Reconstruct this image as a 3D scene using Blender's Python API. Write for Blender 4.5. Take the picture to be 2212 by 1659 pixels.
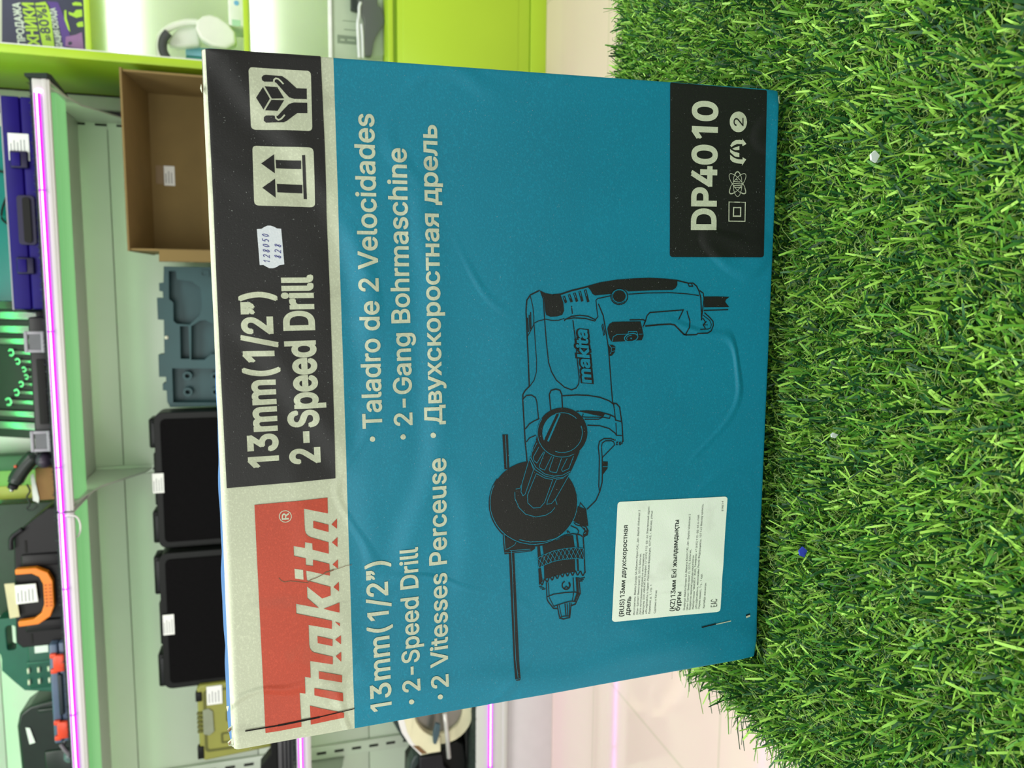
import bpy, bmesh, math, random
import numpy as np
from mathutils import Vector, Matrix
from mathutils.geometry import tessellate_polygon, delaunay_2d_cdt

random.seed(7)
C = bpy.context.scene.collection
for o in list(bpy.data.objects):
    bpy.data.objects.remove(o)
sc = bpy.context.scene

# ------------------------------------------------------------------ camera (held on its side: world up is the left of the picture)
cam = bpy.data.objects.new('camera', bpy.data.cameras.new('camera'))
C.objects.link(cam)
cam.data.sensor_width = 36.0
cam.data.lens = 1680.0 * 36.0 / 2212.0
cam.data.clip_start = 0.02
cam.matrix_world = Matrix(((0.009682, 0.993235, 0.115717, 0.0000), (-0.282673, 0.113721, -0.952451, 0.0000), (-0.959168, -0.023488, 0.281861, 0.7630), (0, 0, 0, 1)))
cam.data.dof.use_dof = True
cam.data.dof.focus_distance = 0.46
cam.data.dof.aperture_fstop = 14.0
sc.camera = cam

# ------------------------------------------------------------------ world, lights, exposure
w = bpy.data.worlds.new('shop_ambient')
sc.world = w
w.use_nodes = True
bg = w.node_tree.nodes['Background']
bg.inputs[0].default_value = (1.0, 0.99, 0.95, 1)
bg.inputs[1].default_value = 0.5
sc.view_settings.view_transform = 'Standard'
sc.view_settings.look = 'None'
sc.view_settings.gamma = 1.0
sc.view_settings.exposure = 0.0
sc.view_settings.use_curve_mapping = False

def area(name, loc, size, power, color, rot=(0, 0, 0), spread=180):
    l = bpy.data.lights.new(name, 'AREA')
    l.shape = 'RECTANGLE'; l.size, l.size_y = size
    l.energy = power; l.color = color; l.spread = math.radians(spread)
    o = bpy.data.objects.new(name, l); C.objects.link(o)
    o.location = loc; o.rotation_euler = rot
    return o
area('ceiling_panel_light', (-0.7, -2.5, 2.5), (1.8, 1.2), 26, (1.0, 0.99, 0.93), (math.radians(38), 0, 0))
area('front_fill_light', (-1.7, -3.2, 1.75), (2.6, 1.7), 56, (0.97, 0.99, 0.95), (math.radians(90), 0, math.radians(-24)))  # unseen fill lamp, added to even out frontal light on carton and shelves
area('ceiling_panel_light', (0.9, 0.5, 2.7), (1.2, 1.2), 40, (1.0, 0.99, 0.93))
area('ceiling_panel_light', (-1.0, 0.5, 2.7), (1.2, 1.2), 40, (1.0, 0.99, 0.93))

# ------------------------------------------------------------------ helpers
def lin(c):
    return tuple((x / 255 / 12.92) if x / 255 <= 0.04045 else ((x / 255 + 0.055) / 1.055) ** 2.4 for x in c)

MATS = {}
def mat(name, rgb, rough=0.5, metal=0.0, emit=None, estr=0.0, var=0.06, vscale=30.0, bump=0.0, bscale=200.0, coat=0.0, alpha=None, spec=0.5):
    if name in MATS: return MATS[name]
    m = bpy.data.materials.new(name); m.use_nodes = True
    nt = m.node_tree; b = nt.nodes['Principled BSDF']
    col = lin(rgb)
    b.inputs['Roughness'].default_value = rough
    b.inputs['Metallic'].default_value = metal
    b.inputs['Specular IOR Level'].default_value = spec
    if coat: b.inputs['Coat Weight'].default_value = coat
    tc = nt.nodes.new('ShaderNodeTexCoord')
    if var > 0:
        n = nt.nodes.new('ShaderNodeTexNoise'); n.inputs['Scale'].default_value = vscale; n.inputs['Detail'].default_value = 4
        r = nt.nodes.new('ShaderNodeMapRange'); r.inputs['From Min'].default_value = 0.3; r.inputs['From Max'].default_value = 0.7
        r.inputs['To Min'].default_value = 1 - var; r.inputs['To Max'].default_value = 1 + var
        mx = nt.nodes.new('ShaderNodeVectorMath'); mx.operation = 'SCALE'; mx.inputs[0].default_value = col
        nt.links.new(tc.outputs['Object'], n.inputs['Vector']); nt.links.new(n.outputs['Fac'], r.inputs['Value'])
        nt.links.new(r.outputs[0], mx.inputs['Scale']); nt.links.new(mx.outputs[0], b.inputs['Base Color'])
    else:
        b.inputs['Base Color'].default_value = (*col, 1)
    if bump > 0:
        n2 = nt.nodes.new('ShaderNodeTexNoise'); n2.inputs['Scale'].default_value = bscale; n2.inputs['Detail'].default_value = 3
        bp = nt.nodes.new('ShaderNodeBump'); bp.inputs['Strength'].default_value = bump; bp.inputs['Distance'].default_value = 0.001
        nt.links.new(tc.outputs['Object'], n2.inputs['Vector']); nt.links.new(n2.outputs['Fac'], bp.inputs['Height']); nt.links.new(bp.outputs[0], b.inputs['Normal'])
    if emit:
        b.inputs['Emission Color'].default_value = (*emit, 1); b.inputs['Emission Strength'].default_value = estr
    if alpha is not None:
        b.inputs['Alpha'].default_value = alpha
    MATS[name] = m
    return m

def tag(o, label=None, cat=None, group=None, kind=None):
    if label: o['label'] = label
    if cat: o['category'] = cat
    if group: o['group'] = group
    if kind: o['kind'] = kind
    return o

def thing(name, loc, label, cat, group=None, rz=0.0):
    o = bpy.data.objects.new(name, None); C.objects.link(o)
    o.empty_display_size = 0.02
    o.location = loc; o.rotation_euler = (0, 0, rz)
    return tag(o, label, cat, group)

class MB:
    """collects shapes (world coordinates) in one bmesh; build() makes ONE mesh object, kept in world space under its parent"""
    def __init__(s): s.bm = bmesh.new(); s.mats = []
    def mi(s, m):
        if m not in s.mats: s.mats.append(m)
        return s.mats.index(m)
    def box(s, x0, x1, y0, y1, z0, z1, m, bev=0.0, seg=2, rot=None):
        k = s.mi(m)
        c = Vector(((x0 + x1) / 2, (y0 + y1) / 2, (z0 + z1) / 2))
        r = bmesh.ops.create_cube(s.bm, size=1.0)
        vs = r['verts']
        for v in vs: v.co = Vector((v.co.x * (x1 - x0), v.co.y * (y1 - y0), v.co.z * (z1 - z0)))
        fs = list({f for v in vs for f in v.link_faces})
        if bev > 0:
            es = list({e for v in vs for e in v.link_edges})
            rr = bmesh.ops.bevel(s.bm, geom=es, offset=min(bev, 0.45 * min(x1 - x0, y1 - y0, z1 - z0)), segments=seg, profile=0.5, affect='EDGES')
            fs = list({f for v in rr['verts'] for f in v.link_faces} | set(rr['faces']))
            vs = list({v for f in fs for v in f.verts})
        for v in vs:
            if rot is not None: v.co = rot @ v.co
            v.co += c
        for f in fs: f.material_index = k; f.smooth = bev > 0
        return s
    def prism(s, pts, y0, y1, m, bev=0.0, seg=2, holes=(), T=None):
        """outline in (x,z), from y0 (front) to y1 (back)"""
        k = s.mi(m)
        loops = [list(pts)] + [list(h) for h in holes]
        flat = [q for l in loops for q in l]
        tris = tessellate_polygon([[Vector((q[0], q[1], 0)) for q in l] for l in loops])
        f0 = [s.bm.verts.new((q[0], y0, q[1])) for q in flat]
        f1 = [s.bm.verts.new((q[0], y1, q[1])) for q in flat]
        new = []
        for t in tris:
            for vs in (f0, f1):
                try: new.append(s.bm.faces.new([vs[i] for i in t]))
                except ValueError: pass
        i0 = 0
        for l in loops:
            n = len(l)
            for i in range(n):
                a, b = i0 + i, i0 + (i + 1) % n
                try: new.append(s.bm.faces.new((f0[a], f0[b], f1[b], f1[a])))
                except ValueError: pass
            i0 += n
        bmesh.ops.recalc_face_normals(s.bm, faces=new)
        bmesh.ops.dissolve_limit(s.bm, angle_limit=0.02, verts=f0 + f1, edges=list({e for f in new for e in f.edges}), delimit={'NORMAL'}) if False else None
        for f in new: f.material_index = k
        if bev > 0:
            es = [e for e in {e for f in new for e in f.edges} if len(e.link_faces) == 2 and e.calc_face_angle(0) > 0.9]
            rr = bmesh.ops.bevel(s.bm, geom=es, offset=bev, segments=seg, profile=0.5, affect='EDGES', clamp_overlap=True)
            for f in rr['faces']: f.material_index = k; f.smooth = True
        if T is not None:
            allv = {v for f in s.bm.faces for v in f.verts}
            for v in allv: v.co = T @ v.co
        return s
    def tube(s, pts, r, m, seg=10, caps=True):
        k = s.mi(m); P = [Vector(p) for p in pts]; n = len(P)
        rs = r if isinstance(r, (list, tuple)) else [r] * n
        rings = []; up = Vector((0.13, 0.31, 0.94)).normalized()
        for i in range(n):
            d = (P[min(i + 1, n - 1)] - P[max(i - 1, 0)]).normalized()
            if abs(d.dot(up)) > 0.95: up = Vector((1, 0.1, 0.05)).normalized()
            a = d.cross(up).normalized(); b = a.cross(d).normalized()
            rings.append([s.bm.verts.new(P[i] + (a * math.cos(t) + b * math.sin(t)) * rs[i]) for t in [2 * math.pi * j / seg for j in range(seg)]])
        for i in range(n - 1):
            for j in range(seg):
                f = s.bm.faces.new((rings[i][j], rings[i][(j + 1) % seg], rings[i + 1][(j + 1) % seg], rings[i + 1][j])); f.material_index = k; f.smooth = True
        if caps:
            for rg in (rings[0][::-1], rings[-1]):
                f = s.bm.faces.new(rg); f.material_index = k
        return s
    def ball(s, c, rad, m, u=20, v=12):
        k = s.mi(m)
        r = bmesh.ops.create_uvsphere(s.bm, u_segments=u, v_segments=v, radius=1.0)
        for q in r['verts']: q.co = Vector(c) + Vector((q.co.x * rad[0], q.co.y * rad[1], q.co.z * rad[2]))
        for f in {f for q in r['verts'] for f in q.link_faces}: f.material_index = k; f.smooth = True
        return s
    def build(s, name, parent=None, label=None):
        bmesh.ops.recalc_face_normals(s.bm, faces=s.bm.faces[:])
        me = bpy.data.meshes.new(name); s.bm.to_mesh(me); s.bm.free()
        for m in s.mats: me.materials.append(m)
        o = bpy.data.objects.new(name, me); C.objects.link(o)
        if parent is not None:
            par = parent; L = Matrix.Identity(4); ch = []
            while par is not None: ch.append(par); par = par.parent
            for q in reversed(ch): L = L @ (Matrix.Translation(q.location) @ q.rotation_euler.to_matrix().to_4x4())
            me.transform(L.inverted()); o.parent = parent
        if label: o['label'] = label
        return o

def smoothline(pts, n=6):
    P = [Vector(p) for p in pts]; out = []
    for i in range(len(P) - 1):
        p0, p1, p2, p3 = P[max(i - 1, 0)], P[i], P[i + 1], P[min(i + 2, len(P) - 1)]
        for j in range(n):
            t = j / n
            out.append(0.5 * ((2 * p1) + (p2 - p0) * t + (2 * p0 - 5 * p1 + 4 * p2 - p3) * t * t + (3 * p1 - p0 - 3 * p2 + p3) * t ** 3))
    return out + [P[-1]]

def rounded(x0, x1, z0, z1, r, n=5):
    out = []
    for cx, cz, a0 in ((x1 - r, z1 - r, 0), (x0 + r, z1 - r, 90), (x0 + r, z0 + r, 180), (x1 - r, z0 + r, 270)):
        for i in range(n):
            a = math.radians(a0 + 90 * i / (n - 1)); out.append((cx + r * math.cos(a), cz + r * math.sin(a)))
    return out

def circ(cx, cz, r, n=24): return [(cx + r * math.cos(2 * math.pi * i / n), cz + r * math.sin(2 * math.pi * i / n)) for i in range(n)]

import os
try:   # Blender's own bundled interface typeface; the built-in one is the fallback
    FONT = bpy.data.fonts.load(os.path.join(bpy.utils.system_resource('DATAFILES', path='fonts'), 'Inter.woff2'))
except Exception:
    FONT = None
TXT = {}; QREV = True
def text_mesh(body, off=0.0):
    """vertices (x,y) and triangles of a line of lettering at size 1"""
    key = (body, off)
    if key in TXT: return TXT[key]
    cu = bpy.data.curves.new('lettering', 'FONT'); cu.body = body; cu.size = 1; cu.resolution_u = 3; cu.fill_mode = 'NONE'
    if FONT: cu.font = FONT
    o = bpy.data.objects.new('lettering', cu); C.objects.link(o)
    dg = bpy.context.evaluated_depsgraph_get(); dg.update()
    ev = o.evaluated_get(dg); me = ev.to_mesh()
    P = [(v.co.x, v.co.y) for v in me.vertices]; nx_ = {}
    for e in me.edges: nx_.setdefault(e.vertices[0], []).append(e.vertices[1]); nx_.setdefault(e.vertices[1], []).append(e.vertices[0])
    ev.to_mesh_clear(); bpy.data.objects.remove(o); bpy.data.curves.remove(cu)
    seen = set(); loops = []
    for st in range(len(P)):
        if st in seen or st not in nx_: continue
        lp = [st]; seen.add(st); cur = min(nx_[st])          # contours come in drawing order
        if st + 1 in nx_[st]: cur = st + 1
        while cur not in seen:
            lp.append(cur); seen.add(cur); nn = [q for q in nx_[cur] if q not in seen]
            if not nn: break
            cur = nn[0]
        if len(lp) > 2: loops.append([P[q] for q in lp])
    def ar(l): return sum(l[i - 1][0] * l[i][1] - l[i][0] * l[i - 1][1] for i in range(len(l))) / 2
    if FONT:   # this typeface draws a foot bar under the 1 that the printing does not have
        nl = []; shift = False
        for l in loops:
            x0, x1, y0, y1 = min(q[0] for q in l), max(q[0] for q in l), min(q[1] for q in l), max(q[1] for q in l)
            if len(l) == 4 and y0 < .001 and y1 < .07 and .25 < x1 - x0 < .36: shift = True; continue
            if shift: l = [(q[0] + .055, q[1]) for q in l]; shift = False
            if len(l) == 4 and y0 > .3 and y1 > .5 and x1 - x0 < .13:      # closing quotes: block with a tail
                h = y1 - y0; w_ = .085; l = [(x0, y1), (x0, y1 - .45 * h), (x0 + .5 * w_, y1 - .45 * h), (x0 + .35 * w_, y1 - .75 * h), (x0, y1 - .82 * h), (x0, y0), (x0 + .6 * w_, y0 + .12 * h), (x0 + w_, y1 - .6 * h), (x0 + w_, y1)]
                l = l[::-1] if QREV else l
            nl.append(l)
        loops = nl
    sg = 1 if ar(max(loops, key=lambda l: abs(ar(l)))) > 0 else -1
    loops = [l if sg > 0 else l[::-1] for l in loops]          # outer contours turn one way, holes the other
    sets = []                                                  # contours that share their width belong to one letter
    for l in sorted(loops, key=lambda l: min(q[0] for q in l)):
        x0, x1 = min(q[0] for q in l), max(q[0] for q in l)
        if sets and x0 < sets[-1][0] + .001: sets[-1][0] = max(sets[-1][0], x1); sets[-1][1].append(l)
        else: sets.append([x1, [l]])
    V, F = [], []
    for _, ls in sets:
        polys = list(ls)
        if off > 0:                                            # heavier weight: a band along every outline
            for g in ls:
                for k in range(len(g)):
                    (x0, y0), (x1, y1) = g[k - 1], g[k]; L = math.hypot(x1 - x0, y1 - y0)
                    if L < 1e-4: continue
                    dx, dy = (x1 - x0) / L * off, (y1 - y0) / L * off; e_ = 1.0 if L > .08 else .35
                    polys.append([(x0 - dx * e_ + dy, y0 - dy * e_ - dx), (x1 + dx * e_ + dy, y1 + dy * e_ - dx), (x1 + dx * e_ - dy, y1 + dy * e_ + dx), (x0 - dx * e_ - dy, y0 - dy * e_ + dx)])
        vv, ee = [], []
        for g in polys:
            b0 = len(vv); vv += [Vector(q) for q in g]; ee += [(b0 + k, b0 + (k + 1) % len(g)) for k in range(len(g))]
        ov, _e, of = delaunay_2d_cdt(vv, ee, [], 0, 1e-6)[:3]
        if not of: continue
        cen = np.array([[sum(ov[q][0] for q in f) / 3, sum(ov[q][1] for q in f) / 3] for f in of])
        A = np.array([vv[a][:] for a, b in ee]); B = np.array([vv[b][:] for a, b in ee])
        up = (A[None, :, 1] <= cen[:, None, 1]) & (B[None, :, 1] > cen[:, None, 1]); dn = (A[None, :, 1] > cen[:, None, 1]) & (B[None, :, 1] <= cen[:, None, 1])
        cr = (B[None, :, 0] - A[None, :, 0]) * (cen[:, None, 1] - A[None, :, 1]) - (cen[:, None, 0] - A[None, :, 0]) * (B[None, :, 1] - A[None, :, 1])
        wn = (up & (cr > 0)).sum(1) - (dn & (cr < 0)).sum(1)
        b0 = len(V); V += [(q[0], q[1], 0) for q in ov]; F += [tuple(b0 + q for q in f) for f, w_ in zip(of, wn) if w_ != 0]
    used = sorted({q for f in F for q in f}); re_ = {q: i for i, q in enumerate(used)}
    V = [V[q] for q in used]; F = [tuple(re_[q] for q in f) for f in F]
    if body != 'H':
        cap = max(v[1] for v in text_mesh('H')[0]); V = [(x / cap * .682, y / cap * .682, k) for x, y, k in V]
    TXT[key] = (V, F)
    return V, F

def letter_plate(mb, body, x0, z0, x1, z1, h, y, m, off=0.02, shear=0.0):
    """lettering standing in the XZ plane at depth y, from (x0,z0) to (x1,z1), capitals h high"""
    V, F = text_mesh(body, off)
    xa = min(v[0] for v in V); xb = max(v[0] for v in V)
    d = Vector((x1 - x0, z1 - z0)); L = d.length; d /= L; n = Vector((-d.y, d.x)); k = mb.mi(m)
    vs = []
    for vx, vy, vk in V:
        t = (vx - xa) / (xb - xa) * L; hh = vy / 0.682 * h
        p = Vector((x0, z0)) + d * (t + shear * hh) + n * hh
        vs.append(mb.bm.verts.new((p.x, y - vk * 0.0001, p.y)))
    for f in F:
        try: q = mb.bm.faces.new([vs[i] for i in f]); q.material_index = k
        except ValueError: pass

# ------------------------------------------------------------------ materials
WHITE = mat('shelf_paint', (200, 203, 198), 0.32, var=0.02, vscale=3)
PANEL = mat('back_panel_paint', (222, 228, 216), 0.25, var=0.03, vscale=4)
SLOT = mat('slot_shadow_gap', (12, 13, 12), 0.8, var=0)
TILE_GAP = (0.30, 0.27, 0.24)
LIME = mat('lime_laminate', (172, 210, 46), 0.35, var=0.02, vscale=5)
CABWHITE = mat('cabinet_inside_white', (222, 226, 216), 0.5, var=0.02, vscale=5)
PURPLE_E = mat('led_purple', (120, 20, 160), 0.4, emit=(0.62, 0.0, 1.0), estr=2.0, var=0)
PURPLE_C = mat('led_purple_core', (220, 160, 240), 0.4, emit=(1.0, 0.42, 1.0), estr=4.5, var=0)
GREEN_D = mat('channel_green_glow', (80, 110, 80), 0.35, emit=(0.16, 0.45, 0.155), estr=1.0, var=0)  # emission stands in for green light on the shelf channel
WHITE_E = mat('led_white', (240, 240, 240), 0.4, emit=(0.93, 1.0, 0.97), estr=11.0, var=0)
MAUVE = mat('mauve_wall_paint', (70, 48, 76), 0.6, var=0.05, vscale=4)
TRIMW = mat('pale_trim', (176, 190, 166), 0.5, var=0.03)
TAG = mat('price_tag_paper', (232, 238, 232), 0.6, var=0.02)
TAGINK = mat('tag_print', (140, 146, 148), 0.6, var=0)
BLACKP = mat('black_plastic', (13, 16, 15), 0.42, var=0.1, vscale=25, bump=0.15, bscale=900, spec=0.22)
DARKP = mat('charcoal_plastic', (26, 27, 31), 0.4, var=0.08, vscale=25, bump=0.15, bscale=900, spec=0.28)
FOAM = mat('black_foam', (13, 13, 14), 0.95, var=0.25, vscale=220, bump=0.6, bscale=420, spec=0.1)
TURFDARK = mat('turf_backing_dark', (34, 48, 42), 0.9, var=0.2, vscale=300)

# ------------------------------------------------------------------ setting
def tile_mat():
    m = bpy.data.materials.new('beige_floor_tile'); m.use_nodes = True
    nt = m.node_tree; b = nt.nodes['Principled BSDF']
    tc = nt.nodes.new('ShaderNodeTexCoord'); mp = nt.nodes.new('ShaderNodeMapping')
    mp.inputs['Location'].default_value = (0.96, -1.195, 0)
    br = nt.nodes.new('ShaderNodeTexBrick'); br.offset = 0.0
    br.inputs['Color1'].default_value = (*lin((236, 214, 206)), 1); br.inputs['Color2'].default_value = (*lin((233, 211, 203)), 1)
    br.inputs['Mortar'].default_value = (*lin((220, 204, 190)), 1)
    br.inputs['Scale'].default_value = 1.0; br.inputs['Mortar Size'].default_value = 0.004; br.inputs['Brick Width'].default_value = 0.6; br.inputs['Row Height'].default_value = 0.6
    n = nt.nodes.new('ShaderNodeTexNoise'); n.inputs['Scale'].default_value = 3.5; n.inputs['Detail'].default_value = 6
    mx = nt.nodes.new('ShaderNodeMix'); mx.data_type = 'RGBA'; mx.blend_type = 'MULTIPLY'; mx.inputs['Factor'].default_value = 0.07
    L = nt.links
    L.new(tc.outputs['Object'], mp.inputs['Vector']); L.new(mp.outputs[0], br.inputs['Vector']); L.new(mp.outputs[0], n.inputs['Vector'])
    L.new(br.outputs['Color'], mx.inputs['A']); L.new(n.outputs['Fac'], mx.inputs['B']); L.new(mx.outputs['Result'], b.inputs['Base Color'])
    b.inputs['Roughness'].default_value = 0.07; b.inputs['Specular IOR Level'].default_value = 0.75
    return m
fl = MB(); fl.box(-3.2, 3.2, -1.6, 2.9, -0.03, 0.0, tile_mat()); tag(fl.build('floor'), kind='structure')
wl = MB(); wl.box(-3.2, 3.2, 2.70, 2.78, 0, 2.9, MAUVE)
tag(wl.build('wall_back'), kind='structure')
tr = MB(); tr.box(0.532, 0.573, 2.655, 2.70, 0, 2.6, TRIMW, 0.004); tag(tr.build('trim_1'), kind='structure')

# ------------------------------------------------------------------ wall shelving with neon strips
YF, YB = 2.10, 2.50
G = thing('gondola_shelving', (-0.53, 2.5, 0), 'white metal wall shelving with glowing purple light strips on its shelf edges', 'shelving')
XL, XM, XR = -2.50, -0.546, 0.482
for x0, x1 in ((XL, -0.546), (-0.52, 0.475)):
    p = MB(); z = 0.16
    for zt in (0.515, 0.87, 1.225, 1.58, 1.95):
        p.box(x0, x1, YB, YB + 0.018, z, zt - 0.002, PANEL, 0.0015); z = zt
    p.build('back_panel', G)
for x in (-0.533, 0.461):
    p = MB(); p.box(x - 0.013, x + 0.013, YB + 0.002, YB + 0.05, 0.0, 1.95, PANEL, 0.002)
    for i in range(32):
        zc = 0.18 + i * 0.055; p.box(x - 0.003, x + 0.003, YB - 0.0005, YB + 0.01, zc, zc + 0.030, SLOT)
    p.build('upright', G)
for x in (-1.516,):
    p = MB(); p.box(x - 0.022, x + 0.022, YB - 0.012, YB - 0.001, 0.16, 1.26, PANEL, 0.002)
    for i in range(18):
        zc = 0.20 + i * 0.057; p.box(x - 0.004, x + 0.004, YB - 0.0135, YB - 0.008, zc, zc + 0.030, SLOT)
    p.build('upright', G)
LEV = ((1.303, 1.266, 1.2925), (0.752, 0.713, 0.7415), (0.243, 0.146, 0.2005))
for li, (zt, zl, ze) in enumerate(LEV):
    for x0, x1 in ((XL, -0.547), (-0.543, XR)):
        s = MB()
        s.box(x0, x1, YF, YB - 0.001, zt - 0.004, zt, WHITE)                       # deck
        if li < 2:
            for xx in (x0, x1 - 0.004): s.box(xx, xx + 0.004, YF + 0.002, YB - 0.002, zt - 0.034, zt - 0.004, WHITE)
        sh = s.build('shelf', G)
        l = MB(); l.box(x0, x1, YF - 0.004, YF + 0.006, zl, zt, WHITE, 0.0025)
        l.box(x0, x1, YF - 0.0052, YF - 0.003, zl + 0.006, zl + 0.016, WHITE, 0.0008); l.build('front_lip', sh)
        e = MB()
        xe = min(x1, 0.450 - (0.0 if li else 0)); xe = xe if x1 > 0 else x1
        e.box(x0, xe, YF - 0.0105, YF - 0.0045, ze - 0.0062, ze + 0.0062, PURPLE_E, 0.0025)
        e.box(x0, xe, YF - 0.0125, YF - 0.0095, ze - 0.0017, ze + 0.0017, PURPLE_C, 0.0012)
        for i in range(60):
            xx = x0 + 0.11 + i * 0.33
            if xx < xe - 0.02: e.box(xx, xx + 0.0035, YF - 0.0132, YF - 0.0045, ze - 0.0065, ze + 0.0065, mat('led_joint', (90, 20, 120), 0.4, emit=(0.5, 0, 0.8), estr=0.7, var=0))
        if x1 > 0: e.tube(smoothline([(xe - 0.002, YF - 0.008, ze), (xe + 0.003, YF - 0.008, ze - 0.001), (xe + 0.004, YF - 0.007, ze - 0.006), (xe + 0.003, YF - 0.004, ze - 0.0085)], 4), 0.0045, PURPLE_C)
        e.build('led_strip', sh, 'glowing purple light strip')
        if li < 2:   # stiffening channel under the deck, its green light put in as emission
            g = MB(); g.box(x0 + 0.006, x1 - 0.006, YF + 0.062, YF + 0.150, zt - 0.034, zt - 0.0045, GREEN_D, 0.003); g.build('glow_channel', sh, 'shelf stiffening channel with an imitated green glow')
            area('panel_fill_light', ((x0 + x1) / 2, YF + 0.156, zt - 0.016), (x1 - x0 - 0.06, 0.012), 0.28 * (x1 - x0), (0.50, 1.0, 0.44), (math.radians(72), 0, 0))  # added lamp with no visible fixture, tints the back panel green
    if li < 2:
        for x in (-0.53, 0.468, -1.545):
            b = MB()
            for dx in (0.0,):
                pts = [(YB - 0.003, zt - 0.006), (YF + 0.02, zt - 0.006), (YF + 0.02, zt - 0.034), (YF + 0.19, zt - 0.060), (YB - 0.06, zt - 0.145), (YB - 0.003, zt - 0.155)]
                k = b.mi(WHITE); v0 = [b.bm.verts.new((x + dx - 0.0018, y, z)) for y, z in pts]; v1 = [b.bm.verts.new((x + dx + 0.0018, y, z)) for y, z in pts]
                b.bm.faces.new(v0); b.bm.faces.new(v1[::-1])
                for i in range(6): b.bm.faces.new((v0[i], v1[i], v1[(i + 1) % 6], v0[(i + 1) % 6]))
            if x == 0.468 or li == 1 or x == -0.53: b.build('bracket', G)
            else: b.bm.free()
b = MB(); b.box(XL, XR, YF + 0.012, YF + 0.03, 0.0, 0.15, mat('plinth_paint', (206, 202, 204), 0.35, var=0.02), 0.001); b.build('plinth', G)
# top shelf over the upper bay (its green strip lights the tools below)
s = MB(); s.box(XL, XR, YF, YB - 0.001, 1.86, 1.865, WHITE); s.box(XL, XR, YF - 0.004, YF + 0.006, 1.828, 1.865, WHITE, 0.002); s5 = s.build('shelf', G)
g = MB(); g.box(XL, XR, YF + 0.010, YF + 0.030, 1.848, 1.858, mat('led_green_bright', (40, 200, 90), 0.4, emit=(0.04, 1.0, 0.22), estr=13.0, var=0), 0.001); g.build('led_strip', s5, 'green light strip')
# cable at the shelf joint
cb = MB(); cb.tube(smoothline([(-0.553, 2.094, 1.285), (-0.556, 2.093, 1.262), (-0.575, 2.10, 1.255), (-0.60, 2.11, 1.258), (-0.615, 2.115, 1.266)], 6), 0.0022, mat('white_cable', (225, 228, 222), 0.4))
cb.box(-0.5565, -0.5525, 2.0925, 2.097, 1.263, 1.281, mat('cable_tie', (60, 120, 110), 0.5))
tag(cb.build('cable'), 'thin white cable looping under the upper shelf lip at the shelf joint', 'cable')

# turf mats on the shelves
FR = [mat('shelf_turf_blade', (58, 84, 66), 0.7, var=0.3, vscale=200), mat('shelf_turf_blade_dark', (30, 50, 38), 0.7, var=0.3, vscale=200)]
def shelf_mat(zt, label):
    t = thing('turf_mat', (-0.53, 2.3, zt), label, 'turf mat', 'turf mats on the shelves')
    b = MB(); b.box(XL + 0.005, XR - 0.006, YF - 0.002, YB - 0.004, zt, zt + 0.004, TURFDARK); b.build('backing', t)
    f = MB(); rr = random.Random(int(zt * 1000))
    for k_ in FR: f.mi(k_)
    def blade(x, y, dx, dy, h):
        a = rr.uniform(-.0012, .0012)
        v = [f.bm.verts.new((x - .0011, y, zt + .002)), f.bm.verts.new((x + .0011, y + a, zt + .002)), f.bm.verts.new((x + dx, y + dy, zt + h))]
        q = f.bm.faces.new(v); q.material_index = rr.randrange(2)
    n = int((XR - XL) * 900)
    for i in range(n):
        x = rr.uniform(XL + .006, XR - .008); blade(x, YF + rr.uniform(-.002, .012), rr.uniform(-.006, .006), rr.uniform(-.013, .004), rr.uniform(-.003, .011))
    for i in range(9000):
        blade(rr.uniform(XL + .006, XR - .008), rr.uniform(YF, YB - .02), rr.uniform(-.007, .007), rr.uniform(-.007, .007), rr.uniform(.004, .011))
    for i in range(260):
        blade(XR - .006, rr.uniform(YF, YB - .1), rr.uniform(0, .008), rr.uniform(-.007, .007), rr.uniform(-.002, .012))
    tag(f.build('pile', t), kind='stuff')
    if zt > 1.2:      # the mat's end is folded over the end of the upper shelf
        d = MB(); k = d.mi(TURFDARK); q = [(2.090, zt + .012), (2.090, zt - .034), (2.105, zt - .040), (2.50, zt - .012), (2.50, zt + .006), (2.13, zt + .010)]
        v0 = [d.bm.verts.new((XR + .001, y, z)) for y, z in q]; v1 = [d.bm.verts.new((XR + .012 - .004 * (i == 0), y, z)) for i, (y, z) in enumerate(q)]
        d.bm.faces.new(v0); d.bm.faces.new(v1[::-1])
        for i in range(6): d.bm.faces.new((v0[i], v1[i], v1[(i + 1) % 6], v0[(i + 1) % 6]))
        d.build('folded_edge', t)
shelf_mat(1.3032, 'dark green turf mat fringing the upper purple-lit shelf under the tools')
shelf_mat(0.7522, 'dark green turf mat on the middle shelf under the open black cases')
shelf_mat(0.2432, 'dark green turf mat on the lowest shelf under the circular saw')
ZS1, ZS2, ZS3 = 1.310, 0.759, 0.250

# ------------------------------------------------------------------ things on the upper shelf
def sticker_print(mb, x0, x1, z0, z1, y, lines=4, rng=None):
    rng = rng or random.Random(3)
    for i in range(lines):
        z = z1 - (i + 0.7) * (z1 - z0) / (lines + 0.4); L = rng.uniform(0.45, 0.85) * (x1 - x0)
        mb.box(x0 + 0.08 * (x1 - x0), x0 + 0.08 * (x1 - x0) + L, y - 0.0002, y, z, z + 0.28 * (z1 - z0) / lines, TAGINK)
VIO = mat('violet_plastic', (20, 4, 104), 0.5, var=0.08, vscale=20, spec=0.2)
VIO2 = mat('violet_plastic_dark', (9, 2, 54), 0.5, var=0.08, vscale=20)
t = thing('tool_case', (0.2, 2.28, ZS1), 'flat violet tool case with a white barcode label on the upper shelf', 'tool case')
b = MB(); b.box(-0.05, 0.452, 2.16, 2.40, ZS1, 1.347, VIO, 0.004); b.build('base', t)
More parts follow.
